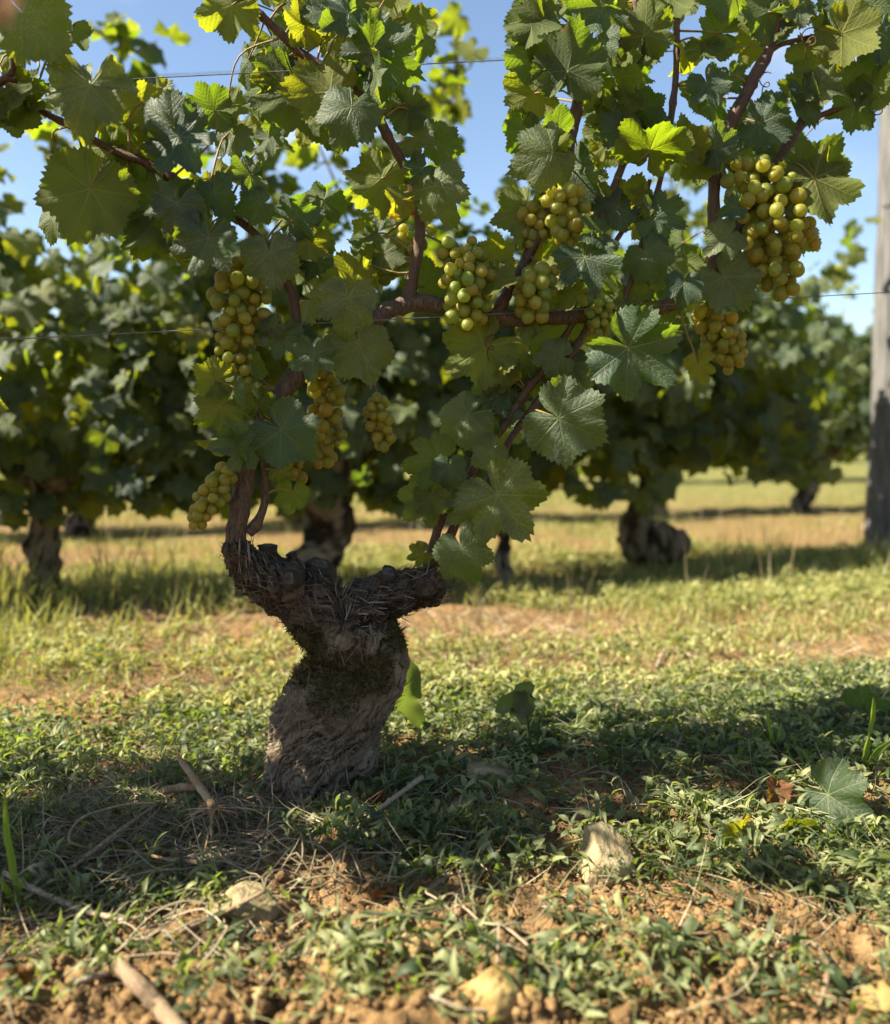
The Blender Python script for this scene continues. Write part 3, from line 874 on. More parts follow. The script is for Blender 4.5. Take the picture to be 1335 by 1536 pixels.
# (junction x, y, tip direction, length, face, pitch, roll, offset, [warmth], [freshness], [curl])
KEY = [
 (34, 20, 140, 112, 'T', 5, 10, -.07), (134, 127, 192, 112, 'T', 22, 5, -.06), (262, 190, 302, 82, 'T', 10, -15, -.04),
 (268, 205, 148, 92, 'T', 10, 0, -.05), (135, 283, 200, 118, 'U', 8, -10, -.04), (152, 222, 165, 66, 'U', 0, 10, .01, 1.35),
 (10, 138, 150, 78, 'U', 15, 0, -.01, 1.3), (32, 142, 130, 66, 'U', 10, 20, .0, 1.3), (16, 40, 190, 48, 'U', 0, 45, -.03),
 (348, 8, 240, 80, 'U', 10, 0, -.02, 1.15), (322, 166, 268, 64, 'U', 25, 5, .02, 1.1), (216, 208, 250, 62, 'U', 15, 0, .02, 1.1),
 (243, 308, 200, 122, 'U', 5, 10, -.01, .95, .74), (265, 306, 195, 72, 'T', 15, 0, -.06), (322, 288, 160, 62, 'T', 10, 20, -.05),
 (312, 358, 200, 86, 'T', 8, 8, -.07), (405, 380, 172, 74, 'T', 12, -5, -.07), (440, 330, 85, 62, 'T', 20, 20, -.02),
 (390, 305, 250, 50, 'T', 30, 0, -.03), (375, 262, 250, 52, 'T', 35, 0, -.02), (350, 205, 170, 54, 'T', 25, 0, .02), (340, 160, 150, 56, 'U', 10, 0, .03),
 (460, 40, 280, 58, 'U', 25, 0, -.01), (430, 4, 180, 34, 'T', 10, 0, .02), (497, 18, 270, 62, 'T', 25, 10, -.02), (522, 20, 235, 66, 'T', 25, 5, -.04),
 (516, 14, 112, 62, 'T', 10, 30, -.01), (556, 78, 322, 70, 'T', 15, -35, -.05), (559, 80, 122, 98, 'T', 5, 15, -.04), (507, 54, 210, 60, 'U', 10, 0, .03),
 (432, 84, 268, 52, 'T', 15, 0, .01), (427, 114, 260, 68, 'U', 20, 0, .01), (496, 138, 262, 98, 'U', 10, 10, -.04, 1.4), (442, 134, 205, 112, 'U', 8, -10, .0, .9),
 (527, 160, 200, 82, 'T', 15, 0, -.07), (562, 108, 168, 66, 'T', 5, 62, -.06), (612, 164, 200, 58, 'U', 5, 0, .0), (608, 155, 100, 46, 'T', 10, 20, .0),
 (500, 190, 180, 68, 'U', 10, -20, .02), (572, 268, 228, 84, 'U', 8, 0, -.03, 1.05, .85), (604, 300, 262, 58, 'U', 35, 10, -.05, 1.5, .62, 1), (632, 254, 230, 44, 'T', 15, 0, -.02),
 (652, 278, 162, 78, 'T', 10, 15, -.05), (622, 206, 118, 58, 'T', 25, 0, .0), (657, 214, 122, 52, 'T', 5, 35, .01, 1, .8), (532, 425, 280, 76, 'U', 20, 0, .0),
 (522, 447, 190, 80, 'T', 18, 0, -.08), (556, 398, 312, 52, 'U', 10, 20, .02), (576, 380, 110, 48, 'T', 20, 0, .02), (636, 430, 60, 66, 'U', 10, 0, .03),
 (742, 388, 2, 52, 'U', 10, 0, -.03, 1.7, .72), (470, 530, 182, 62, 'T', 15, 0, -.08), (538, 515, 160, 90, 'T', 5, -25, -.06), (727, 520, 232, 96, 'U', 5, 15, -.02, 1.2, .9),
 (746, 414, 180, 54, 'U', 10, 40, -.05, 1.2, .8), (792, 314, 198, 84, 'U', 8, 0, .0), (902, 350, 250, 58, 'T', 50, 10, -.06), (877, 386, 165, 80, 'T', 15, 5, -.07),
 (971, 381, 150, 64, 'T', 12, 0, -.03), (985, 324, 112, 64, 'T', 12, 0, -.02), (926, 310, 222, 58, 'T', 15, 0, -.01), (860, 440, 190, 48, 'U', 15, 30, -.05, 1.5, .66),
 (1026, 426, 190, 50, 'T', 20, 0, -.06), (942, 522, 128, 118, 'T', 6, 12, -.10), (846, 486, 245, 80, 'U', 10, 0, .01, 1.1), (796, 482, 205, 44, 'T', 10, 50, .0),
 (842, 535, 265, 54, 'T', 15, 0, -.04), (845, 540, 130, 54, 'U', 15, 0, .01, 1.1), (792, 562, 330, 48, 'U', 10, 0, .01), (757, 570, 262, 62, 'U', 20, 0, .02, .7),
 (790, 575, 208, 54, 'U', 15, 0, .02), (852, 580, 212, 64, 'U', 8, 0, .02), (838, 627, 118, 108, 'T', 8, 0, -.09), (746, 741, 145, 112, 'T', 8, 0, -.09),
 (692, 823, 160, 78, 'T', 10, 0, -.07), (656, 690, 262, 74, 'U', 8, 10, -.03, 1.1, .84), (673, 700, 180, 48, 'T', 18, 0, -.05), (642, 745, 225, 70, 'U', 8, 0, -.02, 1.1),
 (646, 745, 188, 54, 'U', 10, 30, -.03), (633, 830, 250, 34, 'U', 10, 0, -.02, 1.2), (737, 675, 232, 50, 'T', 15, 0, -.05), (737, 620, 225, 58, 'U', 10, 0, .0, 1.1),
 (702, 622, 235, 78, 'T', 8, 20, -.03), (735, 598, 250, 52, 'T', 20, 0, .0), (764, 608, 225, 46, 'T', 10, 20, .0), (702, 750, 210, 60, 'T', 10, -20, -.04),
 (368, 668, 268, 66, 'T', 58, 0, -.06), (352, 672, 60, 60, 'T', 50, 10, -.06), (422, 645, 130, 88, 'T', 10, 0, -.07), (332, 608, 232, 64, 'U', 8, 0, -.02), (352, 585, 185, 58, 'T', 0, 72, -.05),
 (385, 610, 5, 50, 'U', 15, 0, -.02), (326, 570, 292, 54, 'U', 12, 10, -.02, 1.1), (350, 552, 185, 40, 'T', 10, 0, .0), (375, 548, 62, 48, 'U', 20, 0, -.02, 1.1),
 (422, 500, 190, 58, 'T', 8, 0, -.02), (438, 740, 188, 46, 'U', 8, 0, -.01, 1.5, .95), (418, 706, 120, 32, 'U', 10, 0, -.01, 1.5), (412, 488, 240, 34, 'T', 10, 0, -.03),
 (820, 38, 252, 84, 'U', 8, 0, -.02, 1.1, .92), (806, 90, 265, 74, 'U', 12, 0, -.01, 1.1), (802, 140, 240, 74, 'U', 8, 0, .0, 1.15, .85), (787, 200, 282, 56, 'U', 10, 0, .0),
 (842, 110, 250, 52, 'T', 18, 0, -.03), (852, 106, 12, 92, 'U', 8, 0, -.05), (906, 10, 262, 76, 'T', 18, 10, -.03, 1.2), (902, 62, 190, 54, 'T', 5, 55, -.04),
 (967, 52, 2, 74, 'U', 8, 0, -.02, 1.25), (925, 60, 320, 48, 'U', 8, 0, .01), (946, 70, 215, 58, 'U', 8, 0, .0), (962, 72, 148, 54, 'U', 8, 0, .0),
 (882, 105, 110, 46, 'U', 8, 0, .02), (836, 200, 2, 54, 'U', 10, 35, -.04), (826, 228, 58, 48, 'U', 15, 0, -.05, 1.5, 1, 1), (828, 229, 246, 84, 'T', 8, 0, -.06),
 (916, 186, 330, 56, 'U', 8, 0, .0), (926, 195, 260, 48, 'T', 20, 0, -.02), (975, 226, 8, 98, 'U', 62, 0, -.06, 1.5), (1034, 214, 285, 62, 'U', 20, 20, -.05, 1.5), (966, 165, 70, 46, 'U', 20, 0, .01),
 (968, 182, 85, 46, 'T', 15, 0, .0), (915, 310, 330, 54, 'U', 8, 0, .01), (940, 305, 22, 58, 'U', 8, 0, .01), (970, 298, 240, 46, 'U', 30, 0, -.01, 1.5),
 (1082, 50, 275, 64, 'U', 15, 0, .0), (1058, 70, 180, 54, 'U', 25, 0, .0), (1152, 18, 240, 76, 'U', 8, 0, -.01), (1196, 10, 230, 50, 'T', 20, 0, -.02), (1252, 50, 280, 64, 'U', 15, 0, -.01),
 (1258, 8, 180, 54, 'T', 8, 30, -.03), (1263, 50, 130, 80, 'U', 8, 15, -.04), (1290, 6, 100, 66, 'T', 15, 0, -.04), (1318, 50, 172, 66, 'T', 10, 0, -.03),
 (1222, 85, 222, 68, 'U', 8, 0, .0), (1202, 140, 230, 62, 'U', 8, 0, .01), (1230, 130, 112, 54, 'T', 25, 0, -.03), (1285, 100, 170, 68, 'U', 12, 0, .0, .85),
 (1282, 160, 195, 62, 'U', 8, 0, -.01), (1312, 130, 160, 60, 'U', 8, 25, -.02), (1060, 124, 160, 54, 'T', 8, 0, -.03), (1042, 140, 240, 40, 'U', 8, 0, .01),
 (1095, 115, 160, 46, 'U', 8, 0, .01), (1072, 222, 60, 56, 'T', 18, 0, -.05), (1140, 178, 172, 84, 'T', 5, 40, .02, .8), (1140, 185, 130, 66, 'T', 25, 20, -.03),
 (1222, 268, 168, 104, 'U', 5, 0, -.05, .95, .82), (1218, 262, 25, 78, 'U', 10, 0, -.03), (1204, 262, 300, 42, 'U', 10, 0, -.02), (1038, 216, 40, 42, 'U', 15, 0, -.05, 1.8),
 (1036, 225, 150, 42, 'U', 20, 0, -.03, 1.5), (1094, 352, 232, 54, 'T', 15, 10, -.07), (1102, 312, 250, 38, 'T', 15, 0, -.06), (1087, 416, 140, 80, 'T', 10, 0, -.03),
 (1205, 350, 190, 52, 'U', 8, 0, .02), (1000, 470, 230, 60, 'U', 15, 0, .03), (1048, 545, 170, 46, 'U', 10, 50, .0, 1.3), (600, 40, 150, 40, 'T', 15, 20, .03),
 (475, 392, 150, 50, 'T', 15, 0, .01), (440, 400, 200, 52, 'U', 10, 0, .02), (485, 300, 200, 60, 'U', 10, 0, .05), (700, 455, 200, 60, 'U', 10, 0, .06),
 (930, 440, 200, 56, 'U', 8, 0, .03), (1000, 395, 200, 58, 'T', 12, 0, .03), (1130, 60, 200, 60, 'U', 8, 0, .04), (1180, 215, 200, 60, 'U', 8, 0, .03),
]
g = random.Random(5)
nleaf = 0
for i, L in enumerate(KEY):
    x, y, a, s, sd, pi_, ro, off = L[:8]
    warm = L[8] if len(L) > 8 else g.uniform(0.85, 1.25)
    fresh = L[9] if len(L) > 9 else g.choice([1, 1, 1, 0.95, 0.88, 0.8])
    me = CURLED[i % 4] if len(L) > 10 else LEAVES[(i * 5) % 16]
    pos = rp(x, y, off)
    m3 = leaf_matrix(a, sd, pi_ + g.uniform(-5, 5), ro + g.uniform(-8, 8))
    tint = warm_tint(warm)
    o = place_leaf(vine, me, pos, m3, s * px_m(x, y, off) * 0.73, tint, fresh)
    petiole(o, pos, m3)
    nleaf += 1

# the rest of the canopy, mostly behind, keeping the gaps where the sky shows
HOLES = [(690, 150, 75), (690, 260, 45), (290, 70, 55), (230, 60, 60), (960, 265, 32), (1000, 120, 26), (585, 470, 8), (650, 520, 60), (640, 620, 60), (560, 640, 40), (1140, 130, 12),
         (1020, 165, 14), (1245, 200, 26), (1300, 300, 50), (500, 260, 50), (1010, 40, 20), (830, 750, 40), (900, 700, 40), (560, 740, 60), (470, 780, 50), (180, 470, 110), (330, 480, 60), (90, 430, 70), (1210, 460, 50), (1150, 560, 60),
         (60, 240, 45), (640, 130, 28), (335, 130, 22), (1080, 500, 30), (1000, 560, 40)]
FILL = [  # regions (x0, y0, x1, y1, count)
 (0, 40, 340, 330, 16), (330, -40, 640, 330, 22), (440, 300, 700, 470, 8), (740, -60, 1010, 320, 26), (1000, -60, 1335, 260, 30), (740, 320, 1060, 470, 12), (690, 500, 880, 640, 9), (180, 250, 430, 400, 10), (300, 540, 430, 660, 2)]
for (x0, y0, x1, y1, cnt) in FILL:
    k = tries = 0
    while k < cnt and tries < 400:
        tries += 1
        x, y = g.uniform(x0, x1), g.uniform(y0, y1)
        if any((x - hx) ** 2 + (y - hy) ** 2 < (hr + 22) ** 2 for hx, hy, hr in HOLES): continue
        off = g.uniform(-0.03, 0.17)
        s = g.uniform(30, 54)
        sd = g.choice('TUU')
        m3 = leaf_matrix(180 + g.uniform(-80, 80), sd, g.uniform(-10, 40), g.uniform(-35, 35))
        warm = g.uniform(0.85, 1.45)
        pos = rp(x, y, off)
        o = place_leaf(vine, LEAVES[g.randrange(16)] if g.random() < 0.8 else CURLED[g.randrange(4)], pos, m3, s * px_m(x, y, off), warm_tint(warm), g.choice([1, 1, 0.95, 0.85, 0.7]))
        petiole(o, pos, m3)
        k += 1; nleaf += 1
print('front leaves', nleaf)

# tendrils
for (x, y, s) in ((1215, 45, 11), (935, 178, 9), (1315, 150, 10), (735, 505, 8), (1148, 110, 8), (118, 112, 8)):
    k = px_m(x, y); c = rp(x, y, -.03)
    pts = [c + Vector((math.cos(t) * s * k * (1 - t / 16), math.sin(t * 0.7) * s * k * 0.6, -t * 2.6 * k + math.sin(t) * s * k * 0.8)) for t in np.linspace(0, 11, 26)]
    tube('tendril', pts, [0.0009] * 26, M['shoot'], vine, 5, 0.006)

# ------------------------------------------------------------------ grapes
def uv_sphere(nu=20, nv=14):
    V = [(0, 0, 1)]
    for i in range(1, nv):
        t = math.pi * i / nv
        for j in range(nu):
            p = 2 * math.pi * j / nu
            V.append((math.sin(t) * math.cos(p), math.sin(t) * math.sin(p), math.cos(t)))
    V.append((0, 0, -1))
    Fc = []
    for j in range(nu):
        Fc.append((0, 1 + j, 1 + (j + 1) % nu))
    for i in range(nv - 2):
        a, b = 1 + i * nu, 1 + (i + 1) * nu
        for j in range(nu):
            Fc.append((a + j, b + j, b + (j + 1) % nu)); Fc.append((a + j, b + (j + 1) % nu, a + (j + 1) % nu))
    e = len(V) - 1; a = 1 + (nv - 2) * nu
    for j in range(nu):
        Fc.append((e, a + (j + 1) % nu, a + j))
    return np.array(V), np.array(Fc)


sv, sf = uv_sphere()
GR = []
for i in range(4):
    s = sv * np.array([1, 1 + 0.03 * i, 1.0 + 0.05 * i])
    GR.append(mesh_arrays('grape_berry', s * (1 + 0.02 * noise3(s * 1.5 + i * 7))[:, None], sf))
    GR[-1].materials.append(M['grape'])

BUNCH = [  # spine of (x, y, half width), berry radius, count, offset, (tint), label
 ([(375, 400, 34), (362, 450, 44), (358, 500, 40), (362, 545, 30), (372, 568, 16)], 11.0, 46, -.03, (1.0, .95, .75), 'shaded green bunch under the powdery leaf'),
 ([(335, 712, 20), (318, 740, 26), (300, 775, 20), (288, 792, 10)], 10.5, 20, -.05, (1.15, .95, .6), 'small loose bunch beside the upright cane'),
 ([(482, 560, 30), (490, 605, 32), (492, 650, 28), (482, 690, 20)], 11.0, 30, .02, (1.1, .88, .55), 'amber bunch behind a hanging leaf'),
 ([(440, 690, 20), (445, 712, 16)], 11.0, 9, .02, (1.1, .88, .55), 'tip of an amber bunch below a leaf'),
 ([(568, 600, 18), (570, 635, 26), (575, 662, 18)], 9.5, 15, .0, (1.05, .92, .65), 'small open bunch hanging alone'),
 ([(562, 372, 18), (600, 360, 22), (640, 345, 16), (580, 410, 18)], 10.5, 14, .04, (.95, .95, .75), 'half hidden bunch behind a shoot'),
 ([(690, 385, 34), (700, 420, 42), (702, 455, 34), (706, 485, 20)], 11.0, 36, -.05, (.95, .97, .85), 'dense green bunch left of the yellowed leaf'),
 ([(845, 305, 34), (855, 335, 28), (848, 352, 20)], 11.5, 18, -.05, (1.0, .97, .8), 'green bunch under the slit leaf'),
 ([(790, 315, 18), (800, 345, 24), (795, 370, 16)], 10.5, 12, -.02, (1.0, .92, .75), 'looser bunch beside a dark leaf'),
 ([(812, 415, 26), (803, 440, 34), (800, 468, 22)], 12.0, 19, -.06, (.97, .98, .88), 'compact green bunch on the cane'),
 ([(900, 462, 24), (898, 490, 22)], 7.6, 17, -.05, (.85, 1.0, .9), 'bunch of small unripe berries'),
 ([(1110, 270, 34), (1150, 300, 55), (1150, 350, 62), (1165, 395, 42), (1180, 425, 26)], 12.0, 62, -.04, (.97, .96, .8), 'largest bunch with crowded berries'),
 ([(1185, 285, 8), (1208, 335, 14), (1220, 358, 16)], 11.5, 8, -.05, (1.2, 1.0, .55), 'few sunlit berries at the right edge'),
 ([(1060, 470, 24), (1078, 500, 34), (1095, 530, 26), (1100, 548, 16)], 11.0, 30, .0, (1.05, .92, .6), 'yellow bunch hanging below the wire'),
]
ng = 0
INNER, INNER_R = [], []
gg = np.random.default_rng(21)
for spine, br, cnt, off, tint, lab in BUNCH:
    cnt = int(cnt * 0.89)
    P = np.array([rp(x, y, off + 0.026) for x, y, w in spine]); W = np.array([1.12 * w * px_m(x, y) for x, y, w in spine])
    kpx = px_m(spine[0][0], spine[0][1]); b = br * kpx * 0.89
    c, wr = catmull(P, W, 0.004)
    top = c[0]
    near = ALLP[np.linalg.norm(ALLP - (top + np.array([0, 0, 0.03])), axis=1).argmin()]
    pts = []; tries = 0
    while len(pts) < cnt and tries < 6000:
        tries += 1
        k = gg.integers(len(c))
        d = gg.normal(0, 1, 3); d /= np.linalg.norm(d)
        if gg.random() < 0.75 and d[1] > 0.25: d[1] = -d[1]
        rr_ = max(wr[k] - b * 0.8, b * 0.2) * gg.uniform(0.75, 1.0)
        p = c[k] + d * rr_
        if all(np.linalg.norm(p - q_) > b * 1.52 for q_ in pts): pts.append(p)
    inner = 0
    for _ in range(3000):
        if inner > cnt * 1.3: break
        k = gg.integers(len(c)); d = gg.normal(0, 1, 3); d /= np.linalg.norm(d)
        p = c[k] + d * max(wr[k] - b * 0.8, 0) * gg.uniform(0.1, 1.0)
        if all(np.linalg.norm(p - q_) > b * 1.36 for q_ in pts + INNER[-inner:] if True):
            INNER.append(p); INNER_R.append(b * gg.uniform(0.8, 0.98)); inner += 1
    parts = [tube_arrays([near, near * 0.4 + top * 0.6 + np.array([0, 0.0, 0.004]), top] + list(c[::max(1, len(c) // 5)][1:]), [0.0019, 0.0017, 0.0016] + [0.0012] * len(c[::max(1, len(c) // 5)][1:]), 6, 0.01)]
    for p in pts:
        q_ = c[np.linalg.norm(c - p - np.array([0, 0, b * 0.8]), axis=1).argmin()]
        parts.append(tube_arrays([q_, (q_ + p) / 2 + np.array([0, 0, b * 0.25]), p], [0.0008, 0.0007, 0.0009], 4, 0.02))
    v, f = join(parts)
    bo = link('grape_bunch', mesh_arrays('grape_bunch', v - np.array(V0), f), M['rachis'], vine, V0)
    bo['label'] = lab
    for p in pts:
        o = bpy.data.objects.new('grape', GR[gg.integers(4)])
        COL.objects.link(o)
        q_ = c[np.linalg.norm(c - p, axis=1).argmin()]
        ax = Vector(q_ - p) + Vector((0, 0, b * 1.2))
        o.parent = bo
        sc = b * (gg.uniform(0.82, 1.08) if gg.random() > 0.14 else gg.uniform(0.5, 0.75))
        sq = Matrix.Diagonal((gg.uniform(0.93, 1.04), gg.uniform(0.93, 1.04), gg.uniform(0.98, 1.1), 1))
        o.matrix_parent_inverse = Matrix.Translation(-V0)
        o.matrix_basis = Matrix.Translation(Vector(p)) @ ax.to_track_quat('Z', 'Y').to_matrix().to_4x4() @ sq @ Matrix.Scale(sc, 4)
        t_ = gg.uniform(0.9, 1.1)
        o.color = (tint[0] * t_, tint[1], tint[2], 1)
        ng += 1
v, f = scatter(uv_sphere(14, 10)[0], uv_sphere(14, 10)[1], rot_from(gg.normal(0, 1, (len(INNER), 3)), gg.normal(0, 1, (len(INNER), 3))), np.array(INNER) - np.array(V0), INNER_R)
ob = tag(link('inner_grapes', mesh_arrays('inner_grapes', v, f), M['grape'], vine, V0), kind='stuff')
ob.color = (1.0, 0.95, 0.75, 1)
print('grapes', ng, len(INNER))

# ------------------------------------------------------------------ other vines
def vine_trunk(base, height, width, seed, lean=0.0):
    gq = np.random.default_rng(seed)
    n_ = 7
    pts, rr = [], []
    for i in range(n_):
        t = i / (n_ - 1)
        pts.append((base[0] + lean * t + gq.normal(0, 0.016) * (0 < i), base[1] + gq.normal(0, 0.016) * (0 < i), base[2] - 0.03 + (height + 0.03) * t))
        rr.append(width * (1.05 - 0.3 * t + gq.normal(0, 0.10)) * (1.15 if i == n_ - 1 else 1))
    parts = [tube_arrays(pts, rr, 16, 0.012, 0.30, freq=28)]
    h = np.array(pts[-1])
    for s in (-1, 1):
        parts.append(tube_arrays([h - np.array([0, 0, width * 0.3]), h + np.array([s * 0.10, 0.01, 0.03]), h + np.array([s * 0.17, 0.02, 0.11]), h + np.array([s * 0.36, 0.07 * s, 0.20])], [width * 0.8, width * 0.55, width * 0.3, width * 0.16], 12, 0.012, 0.25, freq=40))
    v, f = join(parts)
    return v, f


def leaf_cloud(gq, n_, half, z0, z1, thick, ztop=None, hole=None):
    """random leaf places in a hedge-shaped canopy round the origin, running along the row"""
    x = gq.uniform(-half, half, n_)
    z = z0 + (z1 - z0) * gq.beta(1.5, 1.7, n_)
    prof = 0.55 + 0.45 * np.sin(np.clip((z - z0) / (z1 - z0), 0, 1) * math.pi)
    y = np.clip(gq.normal(0, 0.55, n_), -1.2, 1.2) * thick * prof
    pos = np.stack([x, y + x * ROW, z], 1)
    out = np.stack([gq.normal(0, 0.6, n_), np.sign(y) * gq.uniform(0.3, 1.2, n_), gq.uniform(0.1, 1.1, n_)], 1)
    tip = np.stack([gq.normal(0, 0.6, n_), np.sign(y) * gq.uniform(0, 0.5, n_), -gq.uniform(0.3, 1.2, n_)], 1)
    return pos, rot_from(tip, out), gq.uniform(0.042, 0.072, n_)


def foliage_mesh(name, seed, n_, half, z0, z1, thick, wisps=0):
    gq = np.random.default_rng(seed)
    pos, Mx, sc = leaf_cloud(gq, n_, half, z0, z1, thick)
    if wisps:
        P2 = []
        for w in range(wisps):
            x0 = gq.uniform(-half, half); lx = gq.normal(0, 0.12); hh = gq.uniform(0.25, 0.55)
            m_ = int(10 + hh * 16)
            t = gq.random(m_)
            P2.append(np.stack([x0 + lx * t + gq.normal(0, 0.035, m_), x0 * ROW + gq.normal(0, 0.05, m_), z1 - 0.1 + hh * t], 1))
        P2 = np.concatenate(P2); k = len(P2)
        pos = np.concatenate([pos, P2])
        Mx = np.concatenate([Mx, rot_from(np.stack([gq.normal(0, 1, k), gq.normal(0, 1, k), -gq.uniform(0.1, 1, k)], 1), gq.normal(0, 1, (k, 3)))])
        sc = np.concatenate([sc, gq.uniform(0.035, 0.065, k)])
    V, Fc, UV, ED, VA = [], [], [], [], []
    off = 0
    which = gq.integers(0, 6, len(pos))
    for w in range(6):
        s = which == w
        q_, f_, uv_, e_ = LOW[w]
        v, f = scatter(q_, f_, Mx[s], pos[s], sc[s])
        V.append(v); Fc.append(f + off); off += len(v)
        UV.append(np.tile(uv_, (s.sum(), 1))); ED.append(np.tile(e_, s.sum())); VA.append(np.repeat(gq.random(s.sum()), len(q_)))
    me = mesh_arrays(name, np.concatenate(V), np.concatenate(Fc), True, {'edge': np.concatenate(ED), 'var': np.concatenate(VA)}, np.concatenate(UV))
    me.materials.append(M['leaf'])
    return me


def bg_vine(x, y, label, height=0.34, width=0.075, seed=1, leaves=0, foliage=None, lean=0.0, canopy=(0.58, 0.28, 1.22, 0.26), wisps=(), trunk=True):
    z = float(ground_z(x, y)[0])
    b = empty('grapevine', (x, y, z))
    tag(b, label, 'grapevine', 'grapevines of the vineyard')
    gq = np.random.default_rng(seed)
    if trunk:
        v, f = vine_trunk((x, y, z), height, width, seed, lean)
        link('trunk', mesh_arrays('trunk', v - np.array(b.location), f, True, {'fibre': np.clip(0.5 + noise3(v * np.array([60, 60, 14])), 0, 1), 'mossy': np.zeros(len(v))}), M['bark'], b, b.location)
    if foliage is not None:
        o = link('foliage', foliage, None, b, b.location); tag(o, kind='stuff')
        o.color = (1.1, 1.05, 0.9, 0.95) if y > 2 else (1, 1, 1, 0.97)  # back rows tinted brighter and yellower, sunlight put into the leaf colour
    if leaves:
        pos, Mx, sc = leaf_cloud(gq, leaves, *canopy)
        pos[:, 1] -= 0.05
        for i in range(leaves):
            w = gq.uniform(0.9, 1.7)
            place_leaf(b, LOW_ME[gq.integers(6)], Vector(pos[i]) + b.location, Matrix(Mx[i].tolist()), sc[i], warm_tint(w), gq.choice([1, 1, 1, 0.9, 0.75]))
    for (px0, py0, px1, py1, D, n_) in wisps:      # shoots that stand above the canopy
        p0, p1 = np.array(at(px0, py0, D)), np.array(at(px1, py1, D))
        mid = (p0 + p1) / 2 + gq.normal(0, 0.02, 3)
        cc, _ = catmull([p0, mid, p1], [1, 1, 1], 0.01)
        tube('shoot', [p0, mid, p1], [0.006, 0.005, 0.002], M['shoot'], b, 6, 0.03)
        for i in range(n_):
            p = cc[int(gq.random() ** 0.8 * (len(cc) - 1))] + gq.normal(0, 0.03, 3)
            w = gq.uniform(0.9, 1.5)
            m3 = Matrix(rot_from(np.array([[gq.normal(), gq.normal(), -gq.random()]]), gq.normal(0, 1, (1, 3)))[0].tolist())
            place_leaf(b, LOW_ME[gq.integers(6)], Vector(p), m3, gq.uniform(0.04, 0.075), warm_tint(w), gq.choice([1, 1, .85, 0.7]))
    return b


FOL_A = foliage_mesh('foliage', 301, 370, 0.62, 0.40, 1.40, 0.29, 3)     # row in front, beside the picture
FOL_B = foliage_mesh('foliage', 302, 400, 0.66, 0.26, 1.12, 0.26, 4)     # second row, behind the single leaves
FOL_C = foliage_mesh('foliage', 303, 600, 0.68, 0.34, 1.20, 0.30, 4)     # rows farther back
FOL_D = foliage_mesh('foliage', 304, 640, 0.70, 0.32, 1.24, 0.30, 5)


def front_row(x): return 1.32 + ROW * (x + 0.13)


nb = bg_vine(-1.27, front_row(-1.27) - 0.07, 'neighbouring grapevine reaching into the picture at the upper left edge', 0.34, 0.07, 31, 0, FOL_A)
bg_vine(-2.35, front_row(-2.35) - 0.05, 'grapevine of the front row farther left, outside the picture', 0.34, 0.07, 32, 0, FOL_A)
bg_vine(1.8, front_row(1.8), 'neighbouring grapevine of the front row beyond the right edge', 0.34, 0.07, 33, 0, FOL_A)
# its shoots, and a made-up withered leaf near the camera in the upper left corner
tube('shoot', [rp(-60, 190, .0), rp(-10, 130, -.02), rp(16, 112, -.02), rp(22, 72, -.02), rp(20, 40, -.02)], [0.006, 0.005, 0.0045, 0.003, 0.002], M['shoot'], nb, 8)
tube('shoot', [rp(-10, 130, -.02), rp(5, 118, -.03), rp(25, 122, -.02)], [0.004, 0.004, 0.003], M['shoot'], nb, 8)
cl = at(-4, -4, 0.42)  # leaf and long shoot from here are added, standing in for a blurred finger
tube('shoot', [tuple(cl), (cl.x - 0.12, cl.y + 0.08, cl.z + 0.05), (-0.75, 0.80, 1.02), (-1.15, 1.02, 0.95)], [0.0008, 0.0015, 0.003, 0.005], M['shoot'], nb, 6, 0.03)
place_leaf(nb, LEAVES[3], cl, leaf_matrix(120, 'U', 10, 10), 0.013, (1.6, 1.0, .8), 0.05)

bg_vine(-2.15, 2.62, 'grapevine of the second row beyond the left edge', 0.36, 0.075, 41, 60, FOL_C)
bg_vine(-1.24, 2.86, 'blurred grapevine at the left edge with dark trunk in tall grass', 0.38, 0.048, 42, 230, FOL_B, 0.0, wisps=((130, 330, 90, 180, 2.75, 14), (215, 330, 170, 15, 2.8, 22), (165, 250, 235, 60, 2.8, 16)))
bg_vine(-0.42, 3.03, 'blurred grapevine with thick trunk directly behind the old vine', 0.44, 0.082, 43, 240, FOL_B, 0.05, wisps=((400, 330, 375, 90, 3.0, 12), (520, 330, 470, 200, 3.0, 14), (655, 330, 690, 40, 3.1, 30), (600, 260, 630, 15, 3.1, 9)))
v4 = bg_vine(0.80, 3.56, 'blurred grapevine with swollen burl at the foot of its trunk', 0.46, 0.062, 44, 240, FOL_C, -0.05, canopy=(0.58, 0.40, 1.22, 0.26), wisps=((1000, 380, 1010, 240, 3.6, 12),), trunk=False)
bz = v4.location
P4 = [(974, 685, 14), (968, 735, 15), (955, 778, 20), (958, 812, 32), (986, 818, 36), (1012, 822, 29), (1024, 834, 14)]
parts = [tube_arrays([tuple(at(x_, y_, 3.54)) for x_, y_, r_ in P4], [r_ * 3.54 / F_PX for x_, y_, r_ in P4], 18, 0.012, 0.25, freq=26)]
h_ = at(968, 700, 3.54)
for s_ in (-1, 1):
    parts.append(tube_arrays([h_, h_ + Vector((s_ * 0.10, 0.01, 0.06)), h_ + Vector((s_ * 0.34, 0.05 * s_, 0.16))], [0.045, 0.03, 0.012], 10, 0.012, 0.2, freq=40))
v, f = join(parts)
link('trunk', mesh_arrays('trunk', v - np.array(bz), f, True, {'fibre': np.clip(0.45 + noise3(v * np.array([50, 50, 16])), 0, 1), 'mossy': np.full(len(v), 0.2)}), M['bark'], v4, bz)
bg_vine(2.85, 4.0, 'blurred grapevine beside the weathered post', 0.38, 0.065, 45, 120, FOL_B, 0.0)
